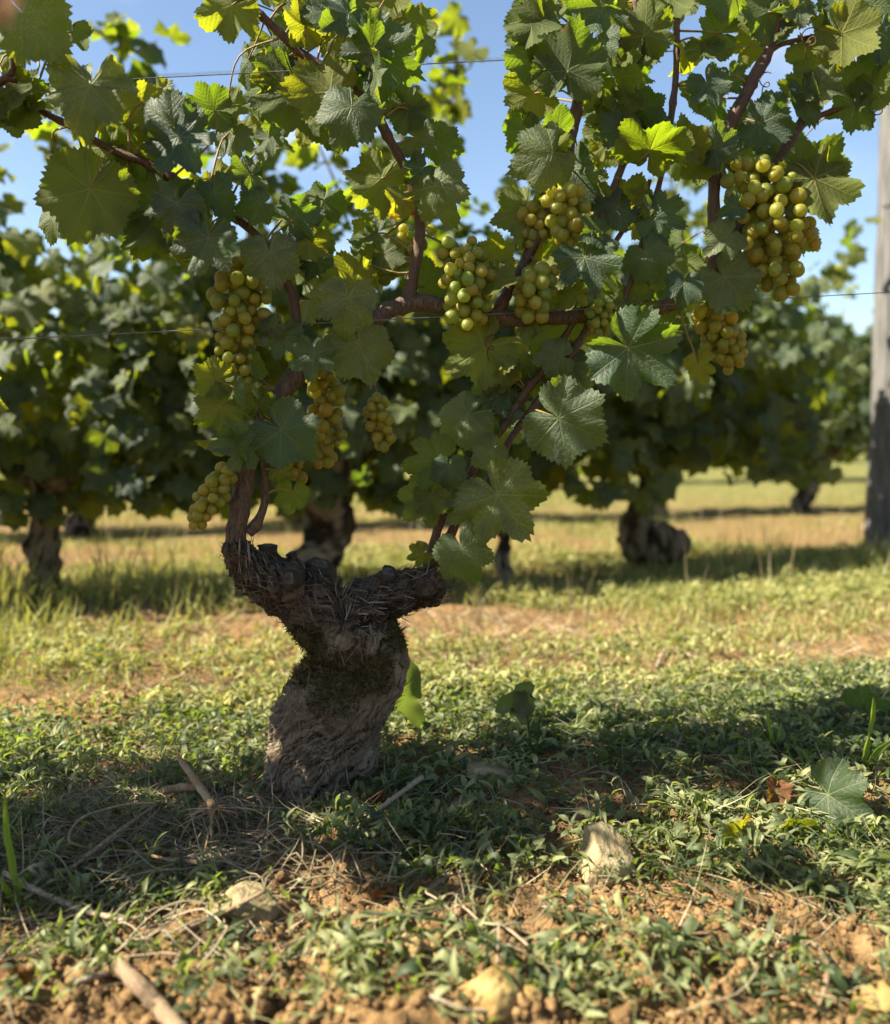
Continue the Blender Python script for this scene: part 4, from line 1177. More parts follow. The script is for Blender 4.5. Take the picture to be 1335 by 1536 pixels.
bg_vine(0.2, 3.24, 'thin young grapevine between the two blurred trunks', 0.36, 0.03, 46, 120, FOL_B, 0.0)
R3 = [(-2.9, 4.4, 'beyond the left edge'), (-1.85, 4.75, 'at the far left'), (-0.8, 5.1, 'behind the thick blurred trunk'), (0.25, 5.4, 'in the middle distance'), (1.28, 5.75, 'just right of the burled trunk'), (2.32, 6.08, 'with bent dark trunk left of the post'), (3.35, 6.4, 'behind the weathered post'), (4.4, 6.8, 'beyond the right edge')]
for i, (x, y, w) in enumerate(R3):
    bg_vine(x, y, 'grapevine of the third row ' + w, 0.36, 0.07, 60 + i, 0, (FOL_C, FOL_D)[i % 2], [0, .04, -.05, .03, 0, .1, 0, 0][i])
for i in range(8):
    x = -4.2 + i * 1.25
    bg_vine(x, 7.6 + 0.3 * i, 'far grapevine of the fourth row, number %s counted from the left' % ('one', 'two', 'three', 'four', 'five', 'six', 'seven', 'eight')[i], 0.36, 0.07, 80 + i, 0, (FOL_D, FOL_C)[i % 2])
for i in range(8):
    x = -6.5 + i * 1.9
    bg_vine(x, 11.5 + 0.42 * i, 'distant grapevine of the fifth row, number %s counted from the left' % ('one', 'two', 'three', 'four', 'five', 'six', 'seven', 'eight')[i], 0.36, 0.07, 90 + i, 0, (FOL_C, FOL_D)[i % 2])

# ------------------------------------------------------------------ post and wires
pb = at(1326, 828, 3.9); pz = float(ground_z(pb.x, pb.y)[0])
post = empty('trellis_post', (pb.x, pb.y, pz)); tag(post, 'weathered grey wooden trellis post at the right edge', 'post')
pv, pf = tube_arrays([(0, 0, -0.05), (0.002, 0, 0.5), (0.0, 0.004, 1.0), (-0.008, 0, 1.5), (-0.012, 0, 1.95)], [0.080, 0.079, 0.077, 0.076, 0.075], 20, 0.04, 0.05, freq=9)
link('post_shaft', mesh_arrays('post_shaft', pv, pf), M['post'], post, post.location)
for zz in (0.62, 1.42):
    v, f = tube_arrays([(-0.085, -0.03, zz), (-0.06, -0.075, zz + 0.01), (-0.02, -0.086, zz)], [0.003] * 3, 6, 0.01)
    link('wire_staple', mesh_arrays('wire_staple', v, f), M['wire'], post, post.location)


def wire(p0, p1, r, label, ext=1.6):
    p0, p1 = Vector(p0), Vector(p1)
    d = (p1 - p0).normalized()
    a, b = p0 - d * ext, p1 + d * ext
    pts = [a.lerp(b, t) + Vector((0, 0, -0.006 * math.sin(t * math.pi))) for t in np.linspace(0, 1, 9)]
    o = tube('trellis_wire', pts, [r] * 9, M['wire'], None, 6, 0.2, 0, a)
    tag(o, label, 'wire', 'trellis wires')


wire(rp(335, 486, -.02), rp(1150, 443, -.02), 0.0007, 'thin trellis wire running along the fruiting cane')
wire(rp(95, 117, .0), rp(1330, 54, .0), 0.0007, 'upper trellis wire crossing the leaves near the top')
wire(at(0, 506, 2.7), at(640, 470, 3.15), 0.0016, 'blurred lower wire of the second row at left', 1.0)
wire(at(250, 110, 2.85), at(640, 92, 3.15), 0.0014, 'blurred top wire of the second row against the sky', 1.2)

# ------------------------------------------------------------------ stones, sticks, fallen leaves
def stone(px, py, w, h, m, label, seed, sink=0.35, flat=1.0, name='stone', cat='stone'):
    k = 1.0
    p = on_ground(px, py)
    s = p.y / F_PX
    gq = np.random.default_rng(seed)
    v, f = uv_sphere(44, 30)
    a = gq.normal(0, 1, (13, 3)); a /= np.linalg.norm(a, axis=1)[:, None]
    d = v @ a.T
    r = np.ones(len(v))
    for j in range(13):
        lim = gq.uniform(0.58, 0.88)
        r = np.minimum(r, np.where(d[:, j] > 1e-3, lim / np.maximum(d[:, j], 1e-3), 9))
    v = v * (r * (1 + 0.07 * fbm(v * 4 + seed, 4)))[:, None]
    v = v * np.array([w * s * 0.62, w * s * 0.55, h * s * 0.62 * flat])
    c, sn = math.cos(gq.uniform(-.5, .5)), math.sin(gq.uniform(-.5, .5))
    o = link(name, mesh_arrays(name, v, f), m, None, p + Vector((0, 0, h * s * (0.30 - sink))))
    o.rotation_euler = (gq.uniform(-.2, .2), gq.uniform(-.2, .2), gq.uniform(0, 6))
    return tag(o, label, cat, 'stones on the soil')


stone(906, 1308, 104, 84, M['stone'], 'large pale limestone lump lying among weeds in the sun', 1, 0.06)
stone(738, 1505, 92, 74, M['ochre'], 'rounded ochre stone at the bottom, right of the middle', 2, 0.1)
stone(792, 1500, 46, 34, M['ochre'], 'small flat ochre stone touching the rounded one', 3, 0.1)
stone(735, 1168, 66, 42, M['stone'], 'grey wedge stone in the shade right of the trunk', 4, 0.1)
stone(962, 1142, 34, 30, M['stone'], 'small pale stone in the shaded weeds', 5, 0.1)
stone(1205, 1082, 42, 30, M['stone'], 'pale stone at the back edge of the shade, right', 6, 0.1)
stone(1258, 1078, 40, 28, M['red_clod'], 'reddish clod beside the pale stone at right', 7, 0.1, name='clod', cat='clod')
stone(372, 1362, 92, 60, M['stone'], 'half buried stone striped by stem shadows', 8, 0.25)
stone(58, 1318, 52, 40, M['stone'], 'stone half hidden under the bleached stick at left', 9, 0.15)
stone(612, 1428, 44, 34, M['ochre'], 'ochre pebble beside a drooping weed leaf', 10, 0.15)
stone(388, 1500, 34, 30, M['ochre'], 'buff pebble near the bottom left stick', 11, 0.1)
stone(1245, 1272, 70, 26, M['stone'], 'flat pale slab below the large fallen leaf', 12, 0.1)
stone(1322, 1520, 70, 66, M['ochre'], 'big earthy clod in the lower right corner', 13, 0.1, name='clod', cat='clod')
stone(760, 1190, 30, 22, M['stone'], 'pebble between grey wedge stone and grass', 14, 0.1)
stone(1120, 1065, 30, 20, M['stone'], 'pale pebble in the far sunlit soil at right', 15, 0.1)
stone(690, 1210, 34, 24, M['stone'], 'pebble in the shade left of the tall weed', 16, 0.1)


def stick(L, m, label, lift=0.008, name='stick', cat='stick', ends=None, wob=0.2):
    pts, rr = [], []
    for i, a in enumerate(L):
        p = on_ground(a[0], a[1], lift if len(a) < 4 else a[3])
        pts.append(tuple(p)); rr.append(a[2] * p.y / F_PX)
    base = Vector(pts[0])
    o = tube(name, pts, rr, m, None, 8, 0.008, wob, base, freq=90)
    return tag(o, label, cat, 'dead sticks and stems on the soil')


stick([(6, 1309, 4.5, .03), (60, 1338, 5, .026), (128, 1366, 5, .02), (192, 1382, 4, .012)], M['pale_stick'], 'bleached straight stick at the left edge')
stick([(232, 1204, 1.8, .045), (195, 1206, 2.0, .048), (162, 1213, 2.0, .045), (120, 1229, 2.1, .045), (104, 1262, 2.3, .03), (152, 1274, 2.5, .026), (202, 1278, 2.5, .024), (263, 1292, 2.2, .018)], M['root'], 'long dry stem bent back in a loop')
stick([(262, 1290, 4, .02), (296, 1294, 4.5, .022), (330, 1297, 4, .015)], M['stick'], 'short dark twig at the end of the looped stem')
stick([(176, 1445, 11, .012), (205, 1474, 13, .016), (240, 1512, 14, .018), (275, 1552, 14, .018)], M['stick'], 'thick brown stick pointing out of the lower left corner', wob=0.25)
stick([(54, 1427, 4.5), (95, 1416, 4.5), (135, 1407, 4.5), (175, 1390, 3.5)], M['stick'], 'brown twig below the bleached stick')
stick([(108, 1473, 5), (135, 1466, 6), (164, 1461, 4)], M['pale_stick'], 'short white sliver of wood')
stick([(37, 1349, 3.4, .02), (110, 1300, 3.6, .03), (180, 1246, 3.4, .035), (236, 1206, 3, .035)], M['stick'], 'straight grey stem slanting up behind the loop')
stick([(101, 1337, 3, .015), (160, 1290, 3, .022), (240, 1214, 2.6, .03)], M['stick'], 'second grey stem beside the slanting one')
stick([(320, 1437, 5), (352, 1412, 5), (376, 1386, 4.5), (388, 1362, 3)], M['stick'], 'curved brown twig near the half buried stone')
stick([(270, 1398, 3.6), (330, 1372, 4, .018), (398, 1336, 3, .02)], M['stick'], 'dark twig lying across the half buried stone')
stick([(556, 1226, 3.4, .02), (590, 1198, 3.8, .03), (633, 1166, 4, .04)], M['pale_stick'], 'grey straight stick leaning at the foot of the trunk')
stick([(562, 1230, 2.6), (585, 1258, 2.8), (610, 1292, 2.4)], M['stick'], 'thin stem running down from the leaning stick')
stick([(470, 1303, 2.4), (540, 1299, 2.8), (600, 1294, 2.8), (680, 1300, 2)], M['stick'], 'long thin horizontal stem in front of the trunk')
stick([(645, 1493, 3), (676, 1506, 3.6), (703, 1516, 4), (745, 1518, 3.4), (784, 1518, 2.4)], M['pale_stick'], 'pale bent twig along the bottom edge')
stick([(1095, 1437, 3.6), (1150, 1424, 3.8), (1206, 1409, 4), (1238, 1438, 4.4, .02), (1240, 1470, 4.6, .018), (1228, 1514, 4)], M['stick'], 'forked brown twig at lower right')
stick([(1246, 1445, 4), (1280, 1476, 4), (1322, 1508, 4.6)], M['pale_stick'], 'straw coloured stem beside the forked twig')
stick([(960, 1406, 2.4), (1030, 1400, 2.6), (1110, 1402, 2.4), (1180, 1410, 2)], M['stick'], 'thin brown stem lying level at lower right')
stick([(243, 1186, 6, .03), (270, 1182, 7, .035), (298, 1182, 5, .03)], M['root'], 'thick pale root piece lying in the straw')
stick([(268, 1136, 4, .06), (284, 1158, 5.5, .06), (302, 1184, 6.5, .05), (321, 1211, 7.5, .035)], M['root'], 'slanting root stump above the fibrous tuft')
stick([(545, 1368, 2.6, .02), (636, 1376, 3, .022), (703, 1390, 3, .026), (754, 1417, 2.8, .026), (780, 1442, 2.4, .015)], M['weed'], 'long green weed stem arching over the soil', wob=0.05)
stick([(860, 982, 3.4, .01), (935, 968, 4, .012), (1000, 962, 4, .012), (1090, 944, 3, .01)], M['pale_stick'], 'blurred grey twig in the sunlit strip behind')
stick([(985, 1000, 3), (1000, 975, 3.6), (1040, 985, 3.4), (1060, 1000, 3)], M['pale_stick'], 'blurred crossing twig in the sunlit strip')
stick([(1300, 790, 7, .08), (1320, 812, 8, .05), (1345, 836, 8, .02)], M['pale_stick'], 'blurred pale stake leaning by the foot of the post', 0.02, 'stake', 'stake')

# fibrous roots
rt = on_ground(320, 1212, 0.035)
parts = []
gq = np.random.default_rng(77)
for i in range(46):
    e = on_ground(320 + gq.normal(0, 26), 1262 + gq.normal(0, 22), 0.002)
    m_ = rt.lerp(e, 0.5) + Vector((gq.normal(0, 0.012), gq.normal(0, 0.012), 0.012 + gq.normal(0, 0.006)))
    parts.append(tube_arrays([tuple(rt + Vector((gq.normal(0, .004), gq.normal(0, .004), 0))), tuple(m_), tuple(e)], [0.0011, 0.0008, 0.0004], 5, 0.012))
v, f = join(parts)
tag(link('root_tuft', mesh_arrays('root_tuft', v - np.array(rt), f), M['root'], None, rt), 'tuft of fine brown roots pulled from the soil left of the trunk', 'roots')


def fallen(px, py, ang, size_px, side, pitch, roll, label, tint=(1, 1, 1), fresh=1.0, curled=None, lift=0.02, me=None):
    p = on_ground(px, py, lift)
    m3 = leaf_matrix(ang, side, pitch, roll)
    o = bpy.data.objects.new('fallen_leaf', CURLED[curled] if curled is not None else LEAVES[(px // 7) % 16])
    COL.objects.link(o)
    o.matrix_basis = Matrix.Translation(p) @ m3.to_4x4() @ Matrix.Scale(size_px * p.y / F_PX, 4)
    o.color = (*tint, fresh)
    return tag(o, label, 'leaf', 'fallen vine leaves')


fallen(1242, 1192, 118, 74, 'T', 58, 0, 'large powdery green vine leaf lying at the right edge', (1.25, 1.1, .9), 0.86, None, 0.045)
fallen(1112, 1246, 290, 46, 'T', 55, 20, 'curled green and yellow vine leaf left of the large one', (1.4, 1.15, .7), 0.9, 0, 0.02)
fallen(1190, 1250, 20, 46, 'U', 10, 10, 'yellowing upright vine leaf between the two fallen ones', (1.6, 1.1, .7), 0.72, None, 0.01)
fallen(572, 1352, 10, 36, 'U', 10, 40, 'crumpled red brown leaf in the sunny soil', (1.6, .8, .7), 0.1, 1, 0.006)
fallen(560, 1212, 20, 38, 'T', 40, 20, 'dry brown leaf by the foot of the trunk', (1.2, .8, .7), 0.1, 2, 0.01)
fallen(22, 1462, 60, 56, 'T', 55, 10, 'dead brown leaf at the lower left edge', (1.3, .8, .7), 0.1, 3, 0.012)
fallen(85, 1430, 40, 26, 'T', 40, 10, 'small russet leaf scrap near the lower left edge', (1.3, .8, .7), 0.12, 1, 0.012)
fallen(1290, 1062, 70, 44, 'T', 45, 0, 'dark green leaf at the back edge of the shade, far right', (1, 1, 1), 1.0, None, 0.03)
fallen(1165, 1185, 200, 34, 'T', 30, 0, 'pale brown dead leaf behind the thin grass blades', (1.5, 1.1, .9), 0.25, 0, 0.03)


def broad_leaf(pts, width, m, name, label, cat, fold=0.35, wav=0.15, stem=None):
    """an upright strap-like leaf with a fold along its midrib"""
    c, _ = catmull(pts, [1] * len(pts), 0.006)
    n_ = len(c); t = np.linspace(0, 1, n_)
    w = width * np.sin(np.clip(t * 0.93 + 0.07, 0, 1) * math.pi) ** 0.6
    T = np.gradient(c, axis=0); T /= np.linalg.norm(T, axis=1)[:, None]
    side = np.cross(T, [0.15, -1, 0.1]); side /= np.linalg.norm(side, axis=1)[:, None]
    nn = np.cross(side, T)
    V = []
    for k_, fr in enumerate((-1, -0.5, 0, 0.5, 1)):
        ww = w * (1 + (0.12 * np.sin(t * 22 + k_) if abs(fr) == 1 else 0))
        V.append(c + side * (fr * ww)[:, None] + nn * (abs(fr) * fold * ww + wav * ww * fr * np.sin(t * 12 + fr))[:, None])
    V = np.stack(V, 1).reshape(-1, 3)
    i_, j_ = np.meshgrid(np.arange(n_ - 1), np.arange(4), indexing='ij')
    q_ = np.stack([i_ * 5 + j_, i_ * 5 + j_ + 1, (i_ + 1) * 5 + j_ + 1, (i_ + 1) * 5 + j_], -1).reshape(-1, 4)
    base = Vector(c[0])
    o = link(name, mesh_arrays(name, V - np.array(base), q_, True, {'var': np.full(len(V), 0.35)}), m, None, base)
    if label: tag(o, label, cat)
    return o


pD = on_ground(640, 1085)
def P3(px, py, D): return tuple(at(px, py, D))
broad_leaf([P3(634, 1086, 1.52), P3(612, 1055, 1.5), P3(616, 1020, 1.48), P3(605, 978, 1.46)], 0.019, M['weed'], 'dock_leaf', 'pale upright dock leaf behind the right side of the trunk', 'weed', 0.3, 0.25)
wd = empty('tall_weed', on_ground(800, 1150)); tag(wd, 'tall dark weed with folded leaf and thin stems right of the trunk', 'weed')
for a in (((797, 1150), (795, 1110), (790, 1070), (786, 1035)), ((806, 1152), (806, 1120), (809, 1085), (812, 1075))):
    Dw = wd.location.y
    tube('stem', [P3(x, y, Dw) for x, y in a], [0.0016, 0.0015, 0.0013, 0.001], M['weed'], wd, 6, 0.01)
for a, w_ in ((((792, 1080), (778, 1058), (770, 1050), (742, 1068)), .018), (((790, 1075), (784, 1050), (786, 1035), (803, 1028)), .018)):
    o = broad_leaf([P3(x, y, wd.location.y) for x, y in a], w_, M['weed'], 'leaf', None, None, 0.5, 0.2)
    o.parent = wd; o.matrix_parent_inverse = Matrix.Translation(-wd.location)


def tuft(blades, label):
    root = empty('grass_tuft', on_ground(blades[0][0][0], blades[0][0][1])); tag(root, label, 'grass', 'bright grass tufts')
    D = root.location.y
    for b in blades:
        o = broad_leaf([P3(x, y, D - 0.01 * i) for i, (x, y) in enumerate(b[:-1])], b[-1], M['fresh'], 'blade', None, None, 0.5, 0.05)
        o.parent = root; o.matrix_parent_inverse = Matrix.Translation(-root.location)


tuft([((32, 1362), (20, 1300), (10, 1240), (8, 1188), .0042), ((24, 1355), (12, 1335), (0, 1318), .004), ((38, 1362), (30, 1340), (34, 1315), .003), ((20, 1362), (0, 1352), (-20, 1340), .003)], 'tall bright grass blades at the left edge')
tuft([((1292, 1160), (1298, 1125), (1304, 1100), .0055), ((1302, 1105), (1308, 1075), (1310, 1044), .0045), ((1300, 1160), (1312, 1130), (1340, 1108), .006), ((1200, 1190), (1192, 1155), (1180, 1122), .0032), ((1212, 1195), (1217, 1170), (1217, 1150), .003)], 'bright grass blades above the large fallen leaf at right')
tuft([((1160, 1130), (1154, 1090), (1148, 1065), .0035), ((1165, 1130), (1168, 1100), (1172, 1085), .003)], 'thin grass blades in the shade near the right')

# ------------------------------------------------------------------ ground cover
def keep_clear(x, y):
    return (np.hypot(x - V0.x, (y - V0.y - 0.02)) > 0.082) & ~((np.abs(x - V0.x) < 0.085) & (y < V0.y) & (y > V0.y - 0.10) & (np.sin(x * 190 + y * 310) > -0.75))


# small soil crumbs
ico_v = np.array([(0, 0, 1)] + [(math.cos(a) * 0.894, math.sin(a) * 0.894, 0.447) for a in np.arange(5) * 2 * math.pi / 5] + [(math.cos(a) * 0.894, math.sin(a) * 0.894, -0.447) for a in (np.arange(5) + 0.5) * 2 * math.pi / 5] + [(0, 0, -1)])
ico_f = np.array([(0, 1 + i, 1 + (i + 1) % 5) for i in range(5)] + [(1 + i, 6 + i, 1 + (i + 1) % 5) for i in range(5)] + [(1 + (i + 1) % 5, 6 + i, 6 + (i + 1) % 5) for i in range(5)] + [(11, 6 + (i + 1) % 5, 6 + i) for i in range(5)])
N = 29000
cx = RNG.uniform(-0.75, 0.85, N); cy = 0.78 + 1.3 * RNG.random(N) ** 1.7
sel = keep_clear(cx, cy); cx, cy = cx[sel], cy[sel]; N = len(cx)
cs = 0.0013 * np.exp(RNG.gamma(1.2, 0.40, N)); cs = np.minimum(cs, 0.008)
pos = np.stack([cx, cy, ground_z(cx, cy) + cs * 0.35], 1)
Q = rot_from(RNG.normal(0, 1, (N, 3)), RNG.normal(0, 1, (N, 3))) * np.stack([RNG.uniform(.7, 1.2, N), RNG.uniform(.7, 1.2, N), RNG.uniform(.6, 1, N)], 1)[:, None, :]
v, f = scatter(ico_v, ico_f, Q, pos, cs)
v = v + 0.0011 * np.stack([noise3(v * 260), noise3(v * 260 + 31), noise3(v * 260 + 57)], 1)
tag(link('soil_crumbs', mesh_arrays('soil_crumbs', v, f, True), M['soil']), kind='stuff', label='loose crumbs of dry clay soil', cat='soil')

# lance-shaped weed leaf with a folded midrib
lt = np.array([0, .18, .42, .7, .9, 1.0]); lw = np.array([.03, .11, .125, .085, .04, .0])
LV = []
for t_, w_ in zip(lt, lw):
    zz = 0.10 * math.sin(t_ * 3.0) - 0.12 * t_ * t_
    LV += [(-w_, t_, zz + w_ * 0.5), (0, t_, zz), (w_, t_, zz + w_ * 0.5)]
LV = np.array(LV); LF = []
LC = LV.copy(); LC[:, 2] = LC[:, 2] + 0.30 * np.sin(LC[:, 1] * 3.4) - 0.35 * LC[:, 1] ** 2 + 0.9 * LC[:, 0] * np.sin(LC[:, 1] * 3)      # curled, twisted leaf
LO = LV * np.array([1.35, 0.75, 1.0]); LO[:, 2] += 0.12 * LO[:, 1] ** 2                                                              # short oval leaf
WEEDS = [LV, LC, LO]
for i in range(5):
    a = i * 3
    for j in (0, 1):
        LF += [(a + j, a + j + 1, a + j + 4), (a + j, a + j + 4, a + j + 3)]
LF = np.array(LF)


def weed_patch(name, label, n_sprig, region, leaf_len, density, seed, mat, stem_len=(0.05, 0.13), rise=(0.006, 0.028), vmean=0.45):
    gq = np.random.default_rng(seed)
    bx, by = region(gq, n_sprig)
    dens = density(bx, by)
    sel = (gq.random(len(bx)) < dens) & keep_clear(bx, by)
    bx, by = bx[sel], by[sel]
    n_ = len(bx)
    hd = gq.uniform(0, 2 * math.pi, n_); ln = gq.uniform(*stem_len, n_); up = gq.uniform(*rise, n_)
    nl = 7
    P, Y, Nn, S, A = [], [], [], [], []
    stems = []
    bz = ground_z(bx, by)
    var = np.clip(gq.normal(vmean, 0.24, n_), 0, 1)
    curv = gq.normal(0, 1.5, n_)
    pts = []
    for k in range(nl + 1):
        t_ = k / nl
        h = hd + curv * t_
        x = bx + np.cos(h) * ln * t_; y = by + np.sin(h) * ln * t_
        z = np.maximum(bz, ground_z(x, y)) * 0.5 + np.minimum(bz, ground_z(x, y)) * 0.5 + 0.004 + up * np.sin(t_ * 2.2)
        pts.append(np.stack([x, y, z], 1))
    for k in range(nl):
        p = pts[k + 1]; d = pts[k + 1] - pts[k]
        sd_ = (1 if k % 2 else -1)
        lat = np.cross(d, [0, 0, 1.0]) * sd_
        lat /= np.linalg.norm(lat, axis=1)[:, None] + 1e-9
        dn = d / (np.linalg.norm(d, axis=1)[:, None] + 1e-9)
        yv = lat * gq.uniform(0.3, 1, (n_, 1)) + dn * gq.uniform(0.1, 0.9, (n_, 1)) + np.array([0, 0, 1]) * gq.uniform(-0.15, 0.9, (n_, 1))
        P.append(p); Y.append(yv); Nn.append(np.array([0, 0, 1.0]) + gq.normal(0, 0.4, (n_, 3)))
        S.append(gq.uniform(*leaf_len, n_) * (1.1 - 0.5 * k / nl)); A.append(np.clip(var + gq.normal(0, 0.08, n_), 0, 1))
    P, Y, Nn, S, A = map(np.concatenate, (P, Y, Nn, S, A))
    kind = gq.integers(0, 3, len(P)); vs, fs, vas, o_ = [], [], [], 0
    for t_i, T_ in enumerate(WEEDS):
        m_ = kind == t_i
        v_, f_ = scatter(T_, LF, rot_from(Y[m_], Nn[m_]), P[m_], S[m_])
        vs.append(v_); fs.append(f_ + o_); o_ += len(v_); vas.append(np.repeat(A[m_], len(LV)))
    v, f, va = np.concatenate(vs), np.concatenate(fs), np.concatenate(vas)
    # stems as three-sided strips
    SV, SF, off = [], [], len(v)
    r = 0.0007
    for k in range(nl):
        a, b = pts[k], pts[k + 1]
        for dd in ((r, 0, 0), (-r * .5, r * .8, 0), (-r * .5, -r * .8, r)):
            pass
        quad = np.stack([a + [r, 0, 0], a - [r, 0, 0], b - [r, 0, 0], b + [r, 0, 0], a + [0, 0, r * 1.5], b + [0, 0, r * 1.5]], 1)
        SV.append(quad.reshape(-1, 3))
        base = off + np.arange(n_)[:, None, None] * 6
        SF.append((np.array([[1, 0, 4], [0, 3, 5], [0, 5, 4], [4, 5, 2], [4, 2, 1]])[None] + base).reshape(-1, 3))
        off += n_ * 6
    v = np.concatenate([v] + SV); f = np.concatenate([f] + SF)
    va = np.concatenate([va, np.tile(np.repeat(var, 6), nl)])
    o = link(name, mesh_arrays(name, v, f, True, {'var': va}), mat)
    return tag(o, label, 'weeds', None, 'stuff')


def rd(x, y): return y - (1.32 + ROW * (x + 0.13))


def strip(x, y):
    return noise3(np.stack([x * 1.1, (y - ROW * x) * 5.0, np.full_like(x, 2.5)], 1))


def patchy(x, y, s=6.0, o=0.0):
    return noise3(np.stack([x * s, y * s, np.full_like(x, o)], 1))


weed_patch('bindweed_cover', 'bindweed and knotgrass carpet in the shade under the vine', 5200,
           lambda q_, n_: (q_.uniform(-0.85, 1.0, n_), q_.uniform(1.05, 1.95, n_)), (0.014, 0.034),
           lambda x, y: np.clip(smooth(-0.20, -0.05, rd(x, y)) * (1 - smooth(0.40, 0.55, rd(x, y))) * (0.7 + 0.6 * patchy(x, y)) * (1 - 0.92 * np.exp(-((x + 0.30) / 0.20) ** 2 - ((y - 1.17) / 0.12) ** 2)), 0, 1), 5, M['weed'])
weed_patch('sunny_weeds', 'sprawling bindweed sprigs on the sunny soil in front', 1800,
           lambda q_, n_: (q_.uniform(-0.6, 0.7, n_), q_.uniform(0.80, 1.25, n_)), (0.012, 0.034),
           lambda x, y: np.clip((0.42 + 0.25 * smooth(-0.1, 0.3, x) + 0.35 * smooth(0.95, 1.12, y) + 1.1 * patchy(x, y, 8, 3)) * (1 - 0.5 * smooth(-0.1, -0.02, rd(x, y))) * (0.35 + 0.65 * smooth(-0.2, 0.0, x)) * (0.6 + 0.4 * smooth(0.9, 1.05, y)), 0, 1), 6, M['weed'], (0.04, 0.10), (0.004, 0.022))
weed_patch('meadow_weeds', 'low green weeds in the sunlit strip between the rows', 9000,
           lambda q_, n_: (q_.uniform(-1.6, 2.2, n_), 1.7 + 2.4 * q_.random(n_) ** 1.3), (0.014, 0.034),
           lambda x, y: np.clip(0.24 + 0.9 * patchy(x, y, 3.2, 7) + 1.2 * strip(x, y), 0, 1), 7, M['grass'], (0.04, 0.10), (0.008, 0.040), 0.6)

# grass blades
BV = np.array([(-.5, 0, 0), (.5, 0, 0), (-.4, .4, .02), (.4, .4, .02), (-.22, .75, .10), (.22, .75, .10), (0, 1, .24)])
BF = np.array([(0, 1, 3), (0, 3, 2), (2, 3, 5), (2, 5, 4), (4, 5, 6)])


def blades(name, label, x, y, height, width, seed, mat, var, lay=0.5, cat='grass'):
    gq = np.random.default_rng(seed)
    n_ = len(x)
    yv = np.stack([gq.normal(0, lay, n_), gq.normal(0, lay, n_), np.ones(n_)], 1)
    Mx = rot_from(yv, gq.normal(0, 1, (n_, 3)) * [1, 1, 0.15])
    v = np.einsum('nij,nkj->nki', Mx, BV[None] * np.stack([width, height, height], 1)[:, None, :]) + np.stack([x, y, ground_z(x, y) - 0.002], 1)[:, None, :]
    f = (BF[None] + (np.arange(n_) * 7)[:, None, None]).reshape(-1, 3)
    o = link(name, mesh_arrays(name, v.reshape(-1, 3), f, True, {'var': np.repeat(var, 7)}), mat)
    return tag(o, label, cat, None, 'stuff')


N = 110000
x = RNG.uniform(-2.2, 3.4, N); y = 1.95 + 5.2 * RNG.random(N) ** 1.5
row2 = y - (3.10 + 0.3 * (x + 0.2))
dn = np.clip(0.32 + 0.7 * np.exp(-(row2 / 0.55) ** 2) + 0.7 * patchy(x, y, 2.4, 1.0) + 1.3 * strip(x, y) * (1 - smooth(2.8, 3.8, y)), 0.02, 1)
sel = RNG.random(N) < dn
x, y, row2 = x[sel], y[sel], row2[sel]; n = len(x)
tall = 0.035 + 0.085 * np.exp(-((row2 + 0.1) / 0.5) ** 2) * np.clip(0.7 + patchy(x, y, 1.8, 4.0), 0.25, 1.3)
tall = tall + 0.04 * np.exp(-((x + 1.0) / 0.75) ** 2 - ((y - 2.62) / 0.33) ** 2)
hgt = tall * RNG.uniform(0.5, 1.3, n) * (0.75 + 0.9 * np.clip(patchy(x, y, 7.0, 21.0), 0, 1))
blades('meadow_grass', 'sunlit yellow green grass between and under the back rows', x, y, hgt, RNG.uniform(0.003, 0.007, n), 9, M['grass'], np.clip(RNG.normal(0.62, 0.26, n), 0, 1))
N = 13000
x = RNG.uniform(-0.95, 1.1, N); y = RNG.uniform(0.95, 2.2, N)
sel = (RNG.random(N) < np.clip(0.3 + 0.9 * patchy(x, y, 5, 9) + 0.3 * smooth(-0.2, -0.5, x), 0, 1)) & keep_clear(x, y); x, y = x[sel], y[sel]; n = len(x)
blades('shade_grass', 'fine grass blades among the weeds under the vine', x, y, RNG.uniform(0.02, 0.06, n), RNG.uniform(0.0012, 0.0028, n), 10, M['weed'], np.clip(RNG.normal(0.35, 0.2, n), 0, 1), 0.7)
N = 7000
x = np.concatenate([RNG.normal(-0.36, 0.16, N // 2), RNG.uniform(-0.6, 0.75, N // 2)]); y = np.concatenate([RNG.normal(1.22, 0.10, N // 2), RNG.uniform(0.85, 1.9, N // 2)])
sel = keep_clear(x, y); x, y = x[sel], y[sel]; n = len(x)
blades('straw_litter', 'dry straw and dead stems littering the soil left of the trunk', x, y, RNG.uniform(0.03, 0.11, n), RNG.uniform(0.0008, 0.0019, n), 12, M['straw'], RNG.random(n), 3.2, 'straw')
parts = []
gq = np.random.default_rng(91)
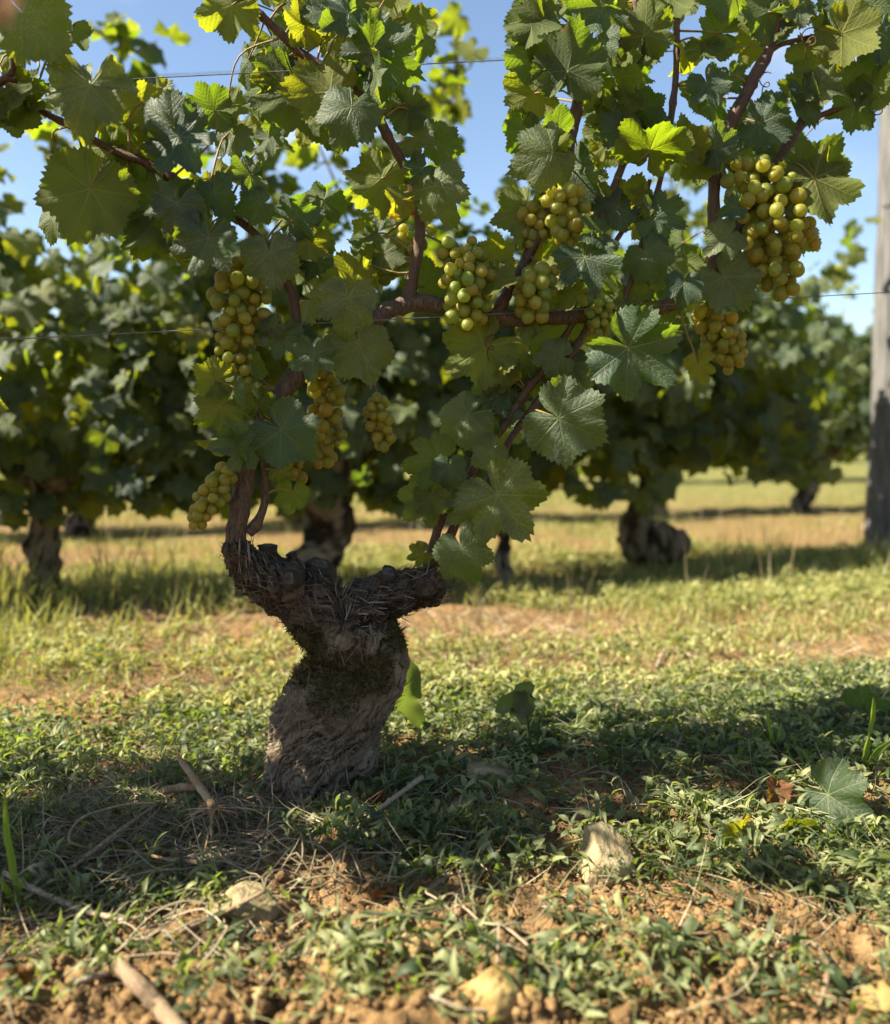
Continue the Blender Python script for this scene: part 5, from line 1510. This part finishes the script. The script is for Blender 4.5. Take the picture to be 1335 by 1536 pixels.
for i in range(460):
    a = gq.random() < 0.62
    x0 = gq.normal(-0.36, 0.14) if a else gq.uniform(-0.6, 0.75)
    y0 = gq.normal(1.12, 0.11) if a else gq.uniform(0.84, 1.75)
    h = gq.normal(0.5, 0.7) if a else gq.uniform(0, 6.28)
    L_ = gq.uniform(0.05, 0.17); cu = gq.normal(0, 0.9); up_ = gq.uniform(0.003, 0.026)
    pp = []
    for t_ in np.linspace(0, 1, 6):
        xx = x0 + math.cos(h + cu * t_) * L_ * t_; yy = y0 + math.sin(h + cu * t_) * L_ * t_
        pp.append((xx, yy, float(ground_z(xx, yy)[0]) + 0.003 + up_ * math.sin(t_ * 2.8) + gq.normal(0, 0.0012)))
    if not keep_clear(np.array([pp[0][0], pp[-1][0]]), np.array([pp[0][1], pp[-1][1]])).all(): continue
    r_ = gq.uniform(0.0005, 0.0014)
    v, f = tube_arrays(pp, [r_, r_, r_ * .95, r_ * .9, r_ * .8, r_ * .5], 5, 0.012)
    parts.append((v, f, gq.random()))
va = np.concatenate([np.full(len(v), q_) for v, f, q_ in parts])
v, f = join([(v, f) for v, f, q_ in parts])
tag(link('dead_stems', mesh_arrays('dead_stems', v, f, True, {'var': va}), M['straw']), 'tangle of thin dead stems over the soil in front of the trunk', 'straw', None, 'stuff')
# straw and dead weeds in the strip behind
N = 5200
x = RNG.uniform(-1.2, 1.6, N); y = 1.75 + 0.95 * RNG.random(N) ** 1.2
sel = RNG.random(N) < np.clip(0.45 - 1.2 * strip(x, y), 0.05, 1); x, y = x[sel], y[sel]; n = len(x)
blades('strip_straw', 'dry straw lying on the bare strip behind the vine', x, y, RNG.uniform(0.04, 0.13, n), RNG.uniform(0.0012, 0.003, n), 14, M['straw'], RNG.random(n), 3.0, 'straw')
# dry seed stalks in the far grass
N = 420
x = RNG.uniform(-1.9, 2.8, N); y = RNG.uniform(2.5, 5.2, N)
blades('dry_stalks', 'thin reddish dry stalks standing in the far grass', x, y, RNG.uniform(0.10, 0.24, N), RNG.uniform(0.002, 0.004, N), 13, M['straw'], RNG.uniform(0, .6, N), 0.12)
print('tris', sum(len(m.polygons) for m in bpy.data.meshes))
